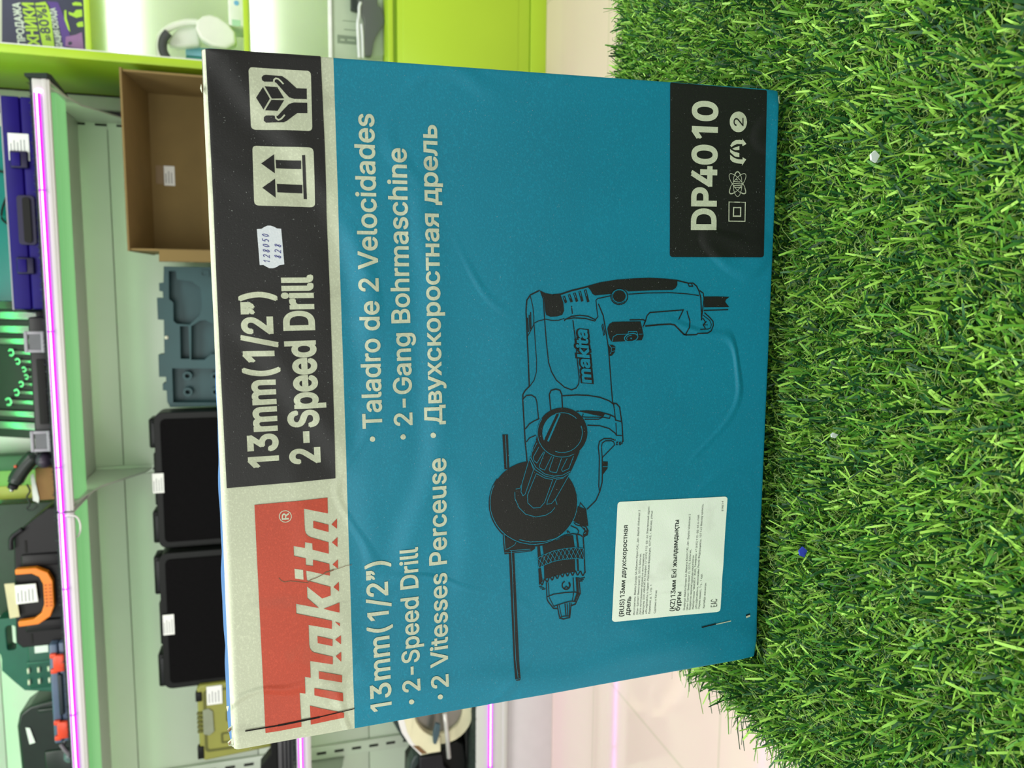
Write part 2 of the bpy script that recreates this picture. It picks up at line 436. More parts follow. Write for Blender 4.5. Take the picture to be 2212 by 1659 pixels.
b = MB(); b.box(-0.05, 0.452, 2.16, 2.40, 1.3475, 1.3865, VIO, 0.004); b.box(-0.052, 0.454, 2.165, 2.402, 1.3865, 1.3905, mat('silver_edge', (150, 150, 160), 0.35), 0.001); b.build('lid', t)
for x0 in (0.285, 0.035):
    b = MB(); b.box(x0, x0 + 0.04, 2.152, 2.161, 1.335, 1.373, VIO2, 0.003); b.box(x0 + 0.004, x0 + 0.036, 2.149, 2.154, 1.35, 1.3705, VIO, 0.002); b.build('latch', t)
b = MB(); b.prism(rounded(0.105, 0.222, 1.327, 1.365, 0.008), 2.1545, 2.1615, VIO2, 0.001); b.prism(rounded(0.110, 0.217, 1.336, 1.352, 0.006), 2.150, 2.156, SLOT); b.build('handle', t)
b = MB(); b.box(0.303, 0.366, 2.1588, 2.1602, 1.332, 1.376, TAG); sticker_print(b, 0.303, 0.366, 1.336, 1.374, 2.1588, 5); b.build('label', t, 'white barcode label')

t = thing('tool_case', (0.2, 2.445, ZS1), 'glossy teal case standing behind the flat violet case, with dark slots', 'tool case')
TEAL_P = mat('teal_gloss_plastic', (0, 120, 116), 0.18, var=0.05, vscale=10)
b = MB(); b.prism(rounded(-0.035, 0.425, ZS1, 1.60, 0.02), 2.41, 2.475, TEAL_P, 0.012, 3); b.build('body', t)
for x in (-0.012, 0.02, 0.05):
    b = MB(); b.prism(rounded(x, x + 0.02, 1.425, 1.437, 0.004), 2.406, 2.412, SLOT); b.build('slot', t)
b = MB(); b.tube(smoothline([(0.31, 2.403, 1.52), (0.30, 2.398, 1.44), (0.25, 2.396, 1.415), (0.20, 2.398, 1.408), (0.165, 2.398, 1.43), (0.185, 2.40, 1.47), (0.25, 2.40, 1.452), (0.29, 2.402, 1.42), (0.30, 2.404, 1.395)], 6), 0.0028, BLACKP)
tag(b.build('cable'), 'black cable hanging in a loop in front of the teal case', 'cable')

# wrench set: open case, 12 wrenches
CHROME = mat('chrome_steel', (190, 194, 190), 0.27, metal=1.0, var=0.03)
t = thing('wrench_case', (-0.24, 2.2, ZS1), 'open black plastic case with two grey latches holding the wrenches', 'tool case')
WB = mat('wrench_case_plastic', (17, 17, 21), 0.45, var=0.1, vscale=25)
b = MB(); b.box(-0.400, -0.068, 2.135, 2.20, ZS1, 1.352, WB, 0.005); b.box(-0.33, -0.17, 2.131, 2.137, 1.318, 1.338, SLOT, 0.002); b.build('base', t)
LEAN = Matrix.Translation((0, 2.206, 1.335)) @ Matrix.Rotation(math.radians(-29), 4, 'X') @ Matrix.Translation((0, -2.206, -1.335))
b = MB(); b.box(-0.385, -0.052, 2.216, 2.234, 1.338, 1.66, mat('wrench_insert', (16, 24, 20), 0.5, var=0.1), 0.004); o = b.build('lid'); o.data.transform(LEAN); o.data.transform(Matrix.Translation((0.24, -2.2, -ZS1))); o.parent = t
b = MB(); b.box(-0.385, -0.055, 2.196, 2.2035, 1.333, 1.350, WB, 0.002); b.build('clip_rail', t)
LG = mat('grey_latch', (150, 150, 158), 0.4)
for x in (-0.128, -0.372):
    b = MB(); b.box(x - 0.026, x + 0.026, 2.126, 2.136, 1.352, 1.360, LG, 0.002); b.box(x - 0.026, x + 0.026, 2.126, 2.134, 1.316, 1.324, LG, 0.002)
    for dx in (-0.022, 0.022): b.box(x + dx - 0.004, x + dx + 0.004, 2.127, 2.134, 1.32, 1.358, LG, 0.002)
    b.box(x - 0.018, x + 0.018, 2.130, 2.135, 1.322, 1.35, mat('latch_inner', (96, 100, 104), 0.5)); b.build('latch', t)
WV = ((-0.068, 1.56), (-0.103, 1.545), (-0.133, 1.50), (-0.162, 1.428), (-0.184, 1.412), (-0.204, 1.396), (-0.223, 1.391), (-0.242, 1.406), (-0.264, 1.42), (-0.289, 1.444), (-0.32, 1.50), (-0.351, 1.56))
ORD = ('first', 'second', 'third', 'fourth', 'fifth', 'sixth', 'seventh', 'eighth', 'ninth', 'tenth', 'eleventh', 'twelfth')
for i, (x, zt) in enumerate(WV):
    zt = 1.335 + (zt - 1.335) * 1.12; L = zt - 1.345; hw = 0.0028 + 0.020 * max(0, min(1, (L - 0.03) / 0.2)) * 0.35; rh = hw * 2.0
    b = MB(); y0 = 2.206
    b.box(x - hw, x + hw, y0, y0 + 0.005, 1.335, zt - rh, CHROME, 0.0018)
    a0 = math.radians(105); cz = zt
    outer = [(x + rh * math.cos(a0 + q), cz + rh * math.sin(a0 + q)) for q in [math.radians(32 + 296 * j / 18) for j in range(19)]]
    inn = [(x + rh * 0.5 * math.cos(a0 + q), cz + rh * 0.5 * math.sin(a0 + q)) for q in [math.radians(320 - 280 * j / 8) for j in range(9)]]
    b.prism(outer + inn, y0 - 0.001, y0 + 0.006, CHROME, 0.0006, 1)
    o = b.build('wrench'); o.data.transform(LEAN)
    tag(o, 'chrome wrench in the black case, %s of twelve from the violet case%s' % (ORD[i], ', the shortest' if i == 6 else ''), 'wrench', 'wrenches in the open black case')

# drill lying on a small carton
KD = mat('drill_dark_green', (22, 36, 30), 0.35, var=0.1); 
t = thing('electric_drill', (-0.44, 2.16, ZS1), 'dark green cordless drill tipped upward between the wrench case and brown carton', 'drill')
b = MB(); b.tube(smoothline([(-0.405, 2.165, 1.352), (-0.425, 2.163, 1.374), (-0.452, 2.16, 1.394), (-0.472, 2.157, 1.405), (-0.482, 2.155, 1.4095)], 5), [0.012] * 3 + [0.0185] * 13 + [0.016] * 3 + [0.012, 0.01], KD, 16); b.build('body', t)
b = MB(); b.tube([(-0.482, 2.155, 1.4095), (-0.492, 2.153, 1.413), (-0.4935, 2.1528, 1.4135)], [0.0125, 0.0115, 0.007], DARKP, 16); b.build('chuck', t)
b = MB(); b.tube([(-0.493, 2.1525, 1.4135), (-0.4985, 2.151, 1.4155)], [0.0055, 0.0045], CHROME, 12); b.build('bit', t)
b = MB(); b.ball((-0.4235, 2.158, 1.338), (0.021, 0.03, 0.021), mat('drill_purple_grey', (54, 46, 62), 0.4)); b.build('battery', t)
b = MB(); b.box(-0.438, -0.432, 2.144, 2.15, 1.398, 1.404, mat('orange_switch', (200, 80, 40), 0.4), 0.001); b.build('switch', t)
b = MB(); b.tube(smoothline([(-0.487, 2.17, 1.385), (-0.503, 2.165, 1.378), (-0.517, 2.16, 1.384), (-0.533, 2.155, 1.377), (-0.545, 2.15, 1.384), (-0.548, 2.15, 1.372), (-0.538, 2.152, 1.36)], 6), 0.0022, KD); b.build('cord', t)
KRAFT = mat('kraft_cardboard', (140, 108, 62), 0.8, var=0.08, vscale=18, bump=0.1, bscale=300)
t = thing('carton', (-0.49, 2.23, ZS1), 'small brown carton with a white sticker, beneath the dark drill', 'box')
b = MB(); b.box(-0.533, -0.450, 2.185, 2.27, ZS1, 1.370, KRAFT, 0.0015); b.build('body', t)
b = MB(); b.prism([(-0.463, 1.373), (-0.467, 1.3795), (-0.532, 1.3775), (-0.5395, 1.3655), (-0.528, 1.3635)], 2.1825, 2.1845, TAG); b.build('sticker', t)

# black tool box with orange handle
t = thing('tool_box', (-0.735, 2.27, ZS1), 'black tool box with an orange carrying handle and white price tag', 'tool box')
BX = mat('toolbox_black', (19, 18, 21), 0.42, var=0.08, vscale=25, spec=0.28)
b = MB(); b.prism([(-0.915, ZS1 + 0.006), (-0.905, ZS1), (-0.565, ZS1), (-0.55, ZS1 + 0.01), (-0.553, 1.345), (-0.592, 1.395), (-0.618, 1.424), (-0.90, 1.434), (-0.915, 1.42)], 2.175, 2.325, BX, 0.004); b.build('body', t)
for x0, x1 in ((-0.700, -0.668), (-0.872, -0.842)):
    b = MB(); b.box(x0, x1, 2.168, 2.178, ZS1 + 0.01, 1.408, BX, 0.003); b.build('rib', t)
for x0, x1 in ((-0.664, -0.632), (-0.905, -0.880)):
    b = MB(); b.box(x0, x1, 2.1735, 2.178, 1.395, 1.40, SLOT); b.build('groove', t)
b = MB(); b.tube(smoothline([(-0.60, 2.168, 1.40), (-0.62, 2.166, 1.425), (-0.65, 2.166, 1.428)], 5), 0.006, DARKP); b.build('side_grip', t)
ORA = mat('orange_handle', (238, 132, 22), 0.35, var=0.03)
b = MB()
outer = [(-0.698, 1.418), (-0.698, 1.372), (-0.712, 1.346), (-0.735, 1.336), (-0.802, 1.336), (-0.828, 1.346), (-0.846, 1.374), (-0.848, 1.418), (-0.834, 1.419), (-0.832, 1.384), (-0.818, 1.366), (-0.795, 1.358), (-0.742, 1.358), (-0.722, 1.366), (-0.712, 1.382), (-0.712, 1.418)]
b.prism(outer, 2.150, 2.168, ORA, 0.002)
for i in range(7):
    x = -0.745 - i * 0.009; b.box(x - 0.002, x + 0.002, 2.1492, 2.151, 1.3395, 1.3455, mat('orange_shadow', (190, 90, 10), 0.5)); b.box(x - 0.002, x + 0.002, 2.1492, 2.151, 1.3495, 1.3555, MATS['orange_shadow'])
b.build('handle', t, 'orange plastic handle')
b = MB(); b.prism([(-0.742, 1.424), (-0.742, 1.377), (-0.79, 1.374), (-0.792, 1.423)], 2.160, 2.1615, TAG); sticker_print(b, -0.79, -0.744, 1.378, 1.422, 2.160, 5); b.build('price_tag', t, 'white price tag')
b = MB(); b.prism([(-0.737, 1.447), (-0.737, 1.425), (-0.826, 1.418), (-0.828, 1.440)], 2.1625, 2.164, mat('cream_tag', (206, 204, 160), 0.6)); b.build('price_tag', t, 'cream paper strip')

b = MB(); b.box(-0.905, -0.59, 2.39, 2.41, ZS1, 1.62, mat('dark_green_board', (44, 58, 48), 0.6, var=0.08), 0.002)
tag(b.build('display_board'), 'dark grey-green board standing behind the black tool box', 'board')
t = thing('package', (-0.53, 2.45, ZS1), 'striped green and yellow package standing behind the small brown carton', 'package')
b = MB()
for x0, x1, c in ((-0.506, -0.465, (30, 96, 50)), (-0.55, -0.506, (112, 168, 70)), (-0.588, -0.55, (170, 172, 70))): b.box(x0, x1, 2.44, 2.485, ZS1, 1.60, mat('package_%d' % c[0], c, 0.5), 0.001)
b.build('body', t)

# green blow-moulded case with white pins
GC = mat('green_case_plastic', (16, 92, 74), 0.4, var=0.08, vscale=25)
t = thing('drill_case', (-1.02, 2.36, ZS1), 'green moulded case with a handle slot and six white pins, behind the blue-grey organiser', 'tool case')
b = MB(); b.prism([(-0.893, ZS1), (-0.893, 1.525), (-0.985, 1.530), (-0.995, 1.522), (-1.01, 1.520), (-1.04, 1.522), (-1.075, 1.495), (-1.105, 1.47), (-1.118, 1.40), (-1.122, ZS1)], 2.335, 2.385, GC, 0.008, 3, holes=[rounded(-0.985, -0.915, 1.483, 1.505, 0.007)]); b.build('shell', t)
b = MB(); b.box(-1.10, -0.90, 2.329, 2.336, ZS1 + 0.01, 1.455, mat('green_case_inner', (20, 80, 66), 0.45, var=0.08), 0.003); b.box(-1.028, -1.022, 2.326, 2.33, ZS1 + 0.01, 1.46, GC, 0.001); b.build('inner_tray', t)
b = MB(); b.box(-0.997, -0.962, 2.3265, 2.3285, 1.404, 1.437, TAG); b.build('label', t, 'pale label')
PIN = mat('pin_white', (226, 228, 205), 0.5)
for x in (-1.045, -1.078):
    for z in (1.455, 1.43, 1.405):
        b = MB(); b.tube([(x - 0.007, 2.326, z), (x + 0.007, 2.326, z)], 0.0035, PIN, 10); b.build('pin', t, 'white pin')

t = thing('organizer_box', (-1.04, 2.24, ZS1), 'flat blue-grey organiser with two orange-red latches on the upper shelf', 'organiser')
BG = mat('blue_grey_plastic', (84, 102, 128), 0.4, var=0.05)
b = MB(); b.box(-1.172, -0.903, 2.155, 2.33, ZS1, 1.334, BG, 0.003); b.build('base', t)
b = MB(); b.box(-1.172, -0.903, 2.150, 2.33, 1.3345, 1.3545, BG, 0.004); b.build('lid', t)
b = MB(); b.box(-1.095, -0.985, 2.148, 2.153, 1.3275, 1.3385, mat('organizer_slot', (26, 40, 48), 0.5), 0.003); b.build('handle', t)
OR = mat('orange_red_latch', (232, 74, 40), 0.35)
for x0, x1 in ((-0.978, -0.925), (-1.160, -1.106)):
    b = MB(); b.box(x0 + 0.004, x1 - 0.004, 2.139, 2.151, 1.318, 1.344, OR, 0.003); b.box(x0, x0 + 0.012, 2.141, 2.151, 1.336, 1.351, OR, 0.002); b.box(x1 - 0.012, x1, 2.141, 2.151, 1.336, 1.351, OR, 0.002); b.build('latch', t, 'orange-red latch')

t = thing('tool_case', (-1.24, 2.36, ZS1), 'dark green moulded tool case with a pale sticker, behind the blue-grey organiser', 'tool case')
DG = mat('dark_case_plastic', (24, 38, 32), 0.32, var=0.12, vscale=30)
b = MB(); b.prism([(-1.10, ZS1), (-1.105, 1.37), (-1.118, 1.40), (-1.13, 1.45), (-1.15, 1.478), (-1.19, 1.486), (-1.32, 1.482), (-1.42, 1.46), (-1.42, ZS1)], 2.30, 2.40, DG, 0.01, 3) if False else b.prism([(-1.128, ZS1), (-1.128, 1.40), (-1.136, 1.45), (-1.155, 1.476), (-1.19, 1.484), (-1.32, 1.480), (-1.42, 1.46), (-1.42, ZS1)], 2.30, 2.40, DG, 0.01, 3); b.build('shell', t)
b = MB(); b.box(-1.41, -1.27, 2.293, 2.302, ZS1 + 0.02, 1.42, DG, 0.004); b.build('lid', t)
b = MB(); b.box(-1.155, -1.145, 2.293, 2.302, 1.33, 1.43, DG, 0.003); b.build('rib', t)
b = MB(); b.prism([(-1.193, 1.462), (-1.196, 1.452), (-1.24, 1.441), (-1.243, 1.455)], 2.296, 2.298, TAG); b.build('sticker', t)
t = thing('hose_coil', (-1.22, 2.2, ZS1), 'short grey hose and a small grey can beside the blue-grey organiser', 'hose')
b = MB(); b.tube(smoothline([(-1.185, 2.17, 1.345), (-1.20, 2.165, 1.335), (-1.22, 2.165, 1.322), (-1.25, 2.17, 1.318)], 5), 0.006, mat('grey_hose', (110, 104, 112), 0.5)); b.tube(smoothline([(-1.178, 2.19, 1.33), (-1.20, 2.185, 1.345), (-1.215, 2.18, 1.328)], 5), 0.005, MATS['grey_hose']); b.build('hose', t)
b = MB(); b.tube([(-1.237, 2.20, ZS1), (-1.237, 2.20, 1.338), (-1.237, 2.20, 1.346)], [0.018, 0.018, 0.012], mat('grey_can', (88, 108, 112), 0.35), 16); b.build('can', t)

# ------------------------------------------------------------------ things on the middle shelf
t = thing('carton', (0.3, 2.3, ZS2), 'large brown cardboard carton on its side, open towards the room, with a white tag inside', 'box')
KR2 = mat('brown_cardboard', (126, 108, 62), 0.8, var=0.06, vscale=14, bump=0.08, bscale=300)
b = MB(); b.box(0.105, 0.545, 2.425, 2.430, ZS2, 1.105, KR2); b.build('back', t)
b = MB(); b.box(0.098, 0.548, 2.200, 2.428, 1.117, 1.122, KR2, rot=Matrix.Rotation(math.radians(-7), 3, 'X')); b.build('top_flap', t)
b = MB(); b.box(0.105, 0.545, 2.215, 2.425, ZS2, ZS2 + 0.005, KR2); b.build('bottom_wall', t)
for xa in (0.540, 0.100):
    b = MB(); b.mi(KR2); q = [(2.205, ZS2 + 0.0055), (2.425, ZS2 + 0.0055), (2.425, 1.103), (2.205, 1.130)]
    v0 = [b.bm.verts.new((xa, y, z)) for y, z in q]; v1 = [b.bm.verts.new((xa + 0.005, y, z)) for y, z in q]
    b.bm.faces.new(v0); b.bm.faces.new(v1[::-1])
    for i in range(4): b.bm.faces.new((v0[i], v1[i], v1[(i + 1) % 4], v0[(i + 1) % 4]))
    b.build('side_wall', t)
b = MB(); b.box(0.072, 0.104, 2.198, 2.203, ZS2, 1.062, KR2, rot=Matrix.Rotation(math.radians(22), 3, 'Z')); b.build('flap', t)
b = MB(); b.box(0.292, 0.346, 2.4225, 2.4245, 1.043, 1.071, TAG); sticker_print(b, 0.294, 0.344, 1.045, 1.07, 2.4225, 3); b.box(0.296, 0.346, 2.4235, 2.4248, 1.073, 1.092, mat('brown_tape', (132, 112, 76), 0.4)); b.build('price_tag', t, 'white price tag')

TC = mat('dark_teal_case', (36, 76, 80), 0.45, var=0.06, vscale=20)
t = thing('drill_case', (-0.125, 2.33, ZS2), 'dark teal moulded half of a tool case, hollow side out, beside the carton', 'tool case')
b = MB(); b.prism([(0.0633, 0.759), (0.0633, 1.0653), (0.0201, 1.0679), (0.0187, 1.0789), (-0.0029, 1.079), (-0.0041, 1.0708), (-0.0207, 1.0702), (-0.0208, 1.0856), (-0.0796, 1.0856), (-0.0809, 1.0709), (-0.1739, 1.0731), (-0.175, 1.0882), (-0.2361, 1.0889), (-0.2365, 1.0714), (-0.2522, 1.0713), (-0.2546, 1.0805), (-0.273, 1.0808), (-0.2745, 1.0712), (-0.3048, 1.071), (-0.3208, 1.0639), (-0.3216, 0.759)], 2.300, 2.333, TC, 0.002, 1, holes=[[(0.0509, 1.0533), (-0.0244, 1.0554), (-0.0333, 1.0453), (-0.0835, 1.0465), (-0.0913, 1.0384), (-0.0939, 1.006), (-0.0679, 0.9796), (-0.0445, 0.9727), (0.0072, 0.9746), (0.0237, 0.9958), (0.0283, 1.0339), (0.0512, 1.0355)], [(-0.0978, 1.002), (-0.1905, 1.0053), (-0.191, 0.9715), (-0.1754, 0.9538), (-0.1758, 0.9291), (-0.1019, 0.9268), (-0.0809, 0.9654), (-0.0835, 0.9801)], [(-0.0977, 1.0309), (-0.0978, 1.0097), (-0.1878, 1.0093), (-0.1875, 1.0323)], [(-0.2133, 1.055), (-0.2162, 0.8954), (-0.3128, 0.8958), (-0.3079, 1.0556)]]); b.build('rim', t)
b = MB(); b.prism([(0.0633, 0.759), (0.0633, 1.0653), (0.0201, 1.0679), (0.0187, 1.0789), (-0.0029, 1.079), (-0.0041, 1.0708), (-0.0207, 1.0702), (-0.0208, 1.0856), (-0.0796, 1.0856), (-0.0809, 1.0709), (-0.1739, 1.0731), (-0.175, 1.0882), (-0.2361, 1.0889), (-0.2365, 1.0714), (-0.2522, 1.0713), (-0.2546, 1.0805), (-0.273, 1.0808), (-0.2745, 1.0712), (-0.3048, 1.071), (-0.3208, 1.0639), (-0.3216, 0.759)], 2.3335, 2.352, TC); b.build('back', t)
b = MB(); b.prism(circ(-0.2363, 1.0183, 0.0125), 2.312, 2.3335, TC, 0.002, holes=[circ(-0.2363, 1.0183, 0.006, 16)]); b.build('boss', t)
b = MB(); b.prism(circ(-0.2812, 1.0187, 0.0125), 2.312, 2.3335, TC, 0.002, holes=[circ(-0.2812, 1.0187, 0.006, 16)]); b.build('boss', t)
b = MB(); b.prism(circ(-0.2391, 0.946, 0.0125), 2.312, 2.3335, TC, 0.002, holes=[circ(-0.2391, 0.946, 0.006, 16)]); b.build('boss', t)
b = MB(); b.prism(circ(-0.2831, 0.9462, 0.0125), 2.312, 2.3335, TC, 0.002, holes=[circ(-0.2831, 0.9462, 0.006, 16)]); b.build('boss', t)
b = MB(); b.prism(rounded(0.0368, 0.0552, 0.9511, 0.9736, 0.004), 2.297, 2.300, TC, holes=[rounded(0.0408, 0.051199999999999996, 0.9551, 0.9696, 0.003)]); b.build('rib', t)
b = MB(); b.ball((-0.1286, 2.299, 1.0661), (0.005, 0.003, 0.005), mat('pin_white', (226, 228, 205), 0.5))
b.build('rivet', t, 'white rivet')

def lid_case(label, x0, x1, z1, yf, yb, tabs, rib, lab, hinge_mid):
    t = thing('tool_case', ((x0 + x1) / 2, (yf + yb) / 2, ZS2), label, 'tool case', 'open black cases on the middle shelf')
    sh = rounded(x0, x1, ZS2, z1, 0.022)
    b = MB(); b.prism(sh, yf, yb, BLACKP, 0.006, 2, holes=()); b.build('shell', t)
    b = MB(); b.prism(rounded(x0 + 0.018, x1 - 0.018, ZS2 + 0.012, z1 - 0.016, 0.012), yf - 0.006, yf + 0.002, FOAM, 0.003); b.build('foam', t)
    for a, c in tabs:
        b = MB(); b.box(a, c, yf + 0.006, yb - 0.01, z1 - 0.006, z1 + 0.014, BLACKP, 0.005); b.box(a + 0.01, c - 0.01, yf + 0.002, yf + 0.01, z1 - 0.03, z1 + 0.008, DARKP, 0.003); b.build('latch', t)
    b = MB(); b.box(rib[0], rib[1], yf + 0.012, yb - 0.016, z1 - 0.004, z1 + 0.006, BLACKP, 0.003); b.build('handle', t)
    lx0, lx1, lz0, lz1 = lab
    b = MB(); b.box(lx0, lx1, yf - 0.0085, yf - 0.0065, lz0, lz1, TAG); sticker_print(b, lx0, lx1, lz0, lz1, yf - 0.0085, 4); b.build('price_tag', t, 'white price tag')
lid_case('open black foam-lined case standing next to the dark teal moulded shell', -0.704, -0.328, 1.100, 2.25, 2.33, ((-0.425, -0.345), (-0.69, -0.60)), (-0.585, -0.44), (-0.546, -0.492, 1.080, 1.108), 0)
lid_case('open black foam-lined case standing next to the olive case', -1.096, -0.709, 1.098, 2.22, 2.30, ((-0.825, -0.718), (-1.09, -0.995)), (-0.97, -0.85), (-0.936, -0.879, 1.065, 1.093), 0)

OL = mat('olive_plastic', (138, 142, 62), 0.5, var=0.05, vscale=20); OL2 = mat('olive_plastic_dark', (88, 92, 32), 0.5, var=0.05)
t = thing('tool_case', (-1.2, 2.24, ZS2), 'olive yellow tool case with a grey handle, at the left of the middle shelf', 'tool case')
b = MB(); b.prism([(-1.090, ZS2), (-1.090, 1.006), (-1.10, 1.014), (-1.30, 1.012), (-1.314, 1.000), (-1.298, ZS2)], 2.205, 2.27, OL, 0.006, 2); b.build('shell', t)
for x0, x1, z0, z1, r_, k_ in ((-1.288, -1.104, ZS2 + 0.02, 0.998, 0.012, 0.007), (-1.205, -1.172, 0.915, 0.94, 0.005, 0.005), (-1.268, -1.236, 0.925, 0.955, 0.005, 0.005), (-1.205, -1.172, 0.86, 0.885, 0.005, 0.005)):
    b = MB(); b.prism(rounded(x0, x1, z0, z1, r_), 2.2035, 2.2065, OL2, holes=[rounded(x0 + k_, x1 - k_, z0 + k_, z1 - k_, r_ * 0.65)]); b.build('rib', t)
b = MB(); b.prism([(-1.162, 1.0), (-1.232, 1.0), (-1.238, 0.985), (-1.228, 0.972), (-1.168, 0.974), (-1.158, 0.985)], 2.2015, 2.207, mat('case_grey', (132, 142, 118), 0.4), 0.001)
for i in range(5): x = -1.17 - i * 0.013; b.box(x - 0.004, x + 0.004, 2.20, 2.207, 1.002, 1.0155, OL2, 0.001)
b.build('handle', t, 'grey handle window')
for x0, x1 in ((-1.135, -1.108), (-1.305, -1.268)):
    b = MB(); b.box(x0, x1, 2.202, 2.22, 1.001, 1.0175, BLACKP, 0.002); b.build('latch', t, 'black latch')
b = MB(); b.box(-1.148, -1.094, 2.2015, 2.2035, 0.948, 0.988, TAG); sticker_print(b, -1.146, -1.096, 0.95, 0.986, 2.2015, 4); b.build('price_tag', t, 'white price tag')

t = thing('tool_case', (-1.33, 2.17, ZS2), 'low black case with a ribbed grey front, lying left of the olive case', 'tool case')
b = MB(); b.box(-1.46, -1.20, 2.15, 2.195, ZS2, 0.802, mat('ribbed_grey_plastic', (74, 74, 76), 0.45), 0.003)
for z in (0.768, 0.778, 0.788): b.box(-1.459, -1.201, 2.147, 2.152, z, z + 0.004, DARKP, 0.001)
b.build('base', t)
b = MB(); b.prism([(-1.20, 0.8025), (-1.20, 0.822), (-1.292, 0.822), (-1.325, 0.85), (-1.46, 0.85), (-1.46, 0.8025)], 2.152, 2.195, BLACKP, 0.003); b.build('lid', t)

# ------------------------------------------------------------------ circular saw on the lowest shelf
t = thing('circular_saw', (-1.25, 2.2, ZS3), 'circular saw with a cream white blade guard and black body on the lowest shelf', 'saw')
GUARD = mat('saw_guard_cream', (222, 220, 184), 0.4, var=0.03); GUARDW = mat('saw_guard_white', (228, 230, 226), 0.4, var=0.02)
b = MB(); b.prism([(-1.2379, 0.241), (-1.2568, 0.2425), (-1.2746, 0.2473), (-1.2908, 0.2551), (-1.3048, 0.2657), (-1.3163, 0.2787), (-1.3249, 0.2938), (-1.3303, 0.3105), (-1.3324, 0.3282), (-1.331, 0.3464), (-1.3264, 0.3644), (-1.3186, 0.3819), (-1.308, 0.3981), (-1.2948, 0.4128), (-1.2794, 0.4253), (-1.2625, 0.4354), (-1.2443, 0.4428), (-1.2256, 0.4472), (-1.2068, 0.4487), (-1.1885, 0.447), (-1.1712, 0.4423), (-1.1555, 0.4348), (-1.1417, 0.4246), (-1.1304, 0.412), (-1.1217, 0.3974), (-1.1161, 0.3813), (-1.1136, 0.364), (-1.1144, 0.3461), (-1.1185, 0.3281), (-1.1257, 0.3106), (-1.136, 0.2941), (-1.1489, 0.2791), (-1.1641, 0.2661), (-1.1811, 0.2555), (-1.1995, 0.2476), (-1.2186, 0.2427)], 2.139, 2.165, GUARD, 0.002, holes=[[(-1.2333, 0.2722), (-1.2492, 0.2738), (-1.2639, 0.2786), (-1.2768, 0.2865), (-1.2872, 0.297), (-1.2947, 0.3097), (-1.2989, 0.324), (-1.2998, 0.3392), (-1.2971, 0.3547), (-1.2912, 0.3698), (-1.2823, 0.3837), (-1.2707, 0.3959), (-1.257, 0.4059), (-1.2419, 0.4133), (-1.226, 0.4176), (-1.2099, 0.4189), (-1.1944, 0.4169), (-1.1801, 0.4119), (-1.1676, 0.404), (-1.1575, 0.3936), (-1.1503, 0.381), (-1.1461, 0.3669), (-1.1453, 0.3519), (-1.1479, 0.3365), (-1.1538, 0.3215), (-1.1627, 0.3075), (-1.1743, 0.2952), (-1.1881, 0.2851), (-1.2034, 0.2777), (-1.2197, 0.2733)]]); b.build('lower_guard', t)
b = MB(); b.prism([(-1.1087, 0.3461), (-1.1098, 0.4116), (-1.1505, 0.455), (-1.1981, 0.4688), (-1.2384, 0.4656), (-1.2678, 0.4572), (-1.3048, 0.4357), (-1.3477, 0.3998), (-1.3459, 0.3714), (-1.3463, 0.3426), (-1.3001, 0.3437), (-1.297, 0.3576), (-1.2914, 0.3709), (-1.2833, 0.3834), (-1.2732, 0.3946), (-1.2613, 0.404), (-1.2481, 0.4114), (-1.2341, 0.4165), (-1.2197, 0.4192), (-1.2054, 0.4193), (-1.1917, 0.417), (-1.179, 0.4122), (-1.1678, 0.4051), (-1.1585, 0.396), (-1.1514, 0.3852), (-1.1467, 0.373), (-1.1446, 0.3598), (-1.1452, 0.3461)], 2.122, 2.1385, GUARD, 0.003); b.prism([(-1.1979, 0.4701), (-1.2383, 0.4664), (-1.2682, 0.4578), (-1.3053, 0.4371), (-1.3481, 0.4017), (-1.3386, 0.3976), (-1.3021, 0.4262), (-1.2664, 0.4423), (-1.2294, 0.4501), (-1.2005, 0.4527)], 2.1215, 2.138, GUARDW, 0.001); b.prism([(-1.3122, 0.4262), (-1.3165, 0.4085), (-1.3421, 0.3852), (-1.3411, 0.4003)], 2.1195, 2.1225, mat('saw_window_brown', (116, 84, 48), 0.4)); b.build('upper_guard', t)
b = MB(); b.prism([(-1.2343, 0.2651), (-1.2448, 0.2657), (-1.255, 0.2676), (-1.2647, 0.2708), (-1.2736, 0.2752), (-1.2818, 0.2806), (-1.289, 0.2872), (-1.2951, 0.2947), (-1.3001, 0.3029), (-1.3038, 0.3119), (-1.3061, 0.3214), (-1.3072, 0.3313), (-1.3069, 0.3413), (-1.3053, 0.3515), (-1.3023, 0.3615), (-1.2981, 0.3712), (-1.2927, 0.3806), (-1.2862, 0.3893), (-1.2787, 0.3974), (-1.2704, 0.4046), (-1.2613, 0.4109), (-1.2516, 0.4162), (-1.2415, 0.4204), (-1.2311, 0.4233), (-1.2206, 0.4251), (-1.2101, 0.4257), (-1.1998, 0.425), (-1.1899, 0.4231), (-1.1804, 0.4199), (-1.1717, 0.4157), (-1.1637, 0.4103), (-1.1566, 0.404), (-1.1505, 0.3967), (-1.1456, 0.3886), (-1.1418, 0.3799), (-1.1393, 0.3706), (-1.1381, 0.3609), (-1.1382, 0.3509), (-1.1396, 0.3409), (-1.1424, 0.3309), (-1.1464, 0.3211), (-1.1516, 0.3117), (-1.1579, 0.3028), (-1.1653, 0.2946), (-1.1736, 0.2872), (-1.1827, 0.2807), (-1.1924, 0.2752), (-1.2026, 0.2708), (-1.2132, 0.2677), (-1.2239, 0.2657)], 2.150, 2.153, mat('saw_blade_steel', (150, 150, 142), 0.3, metal=0.9)); b.build('blade', t, 'steel disc blade')
b = MB(); b.tube([(-1.2203, 2.112, 0.3329), (-1.2494, 2.112, 0.3301), (-1.3624, 2.112, 0.3204)], 0.0065, mat('saw_rod', (205, 208, 200), 0.35, metal=0.3)); b.build('guide_rod', t)
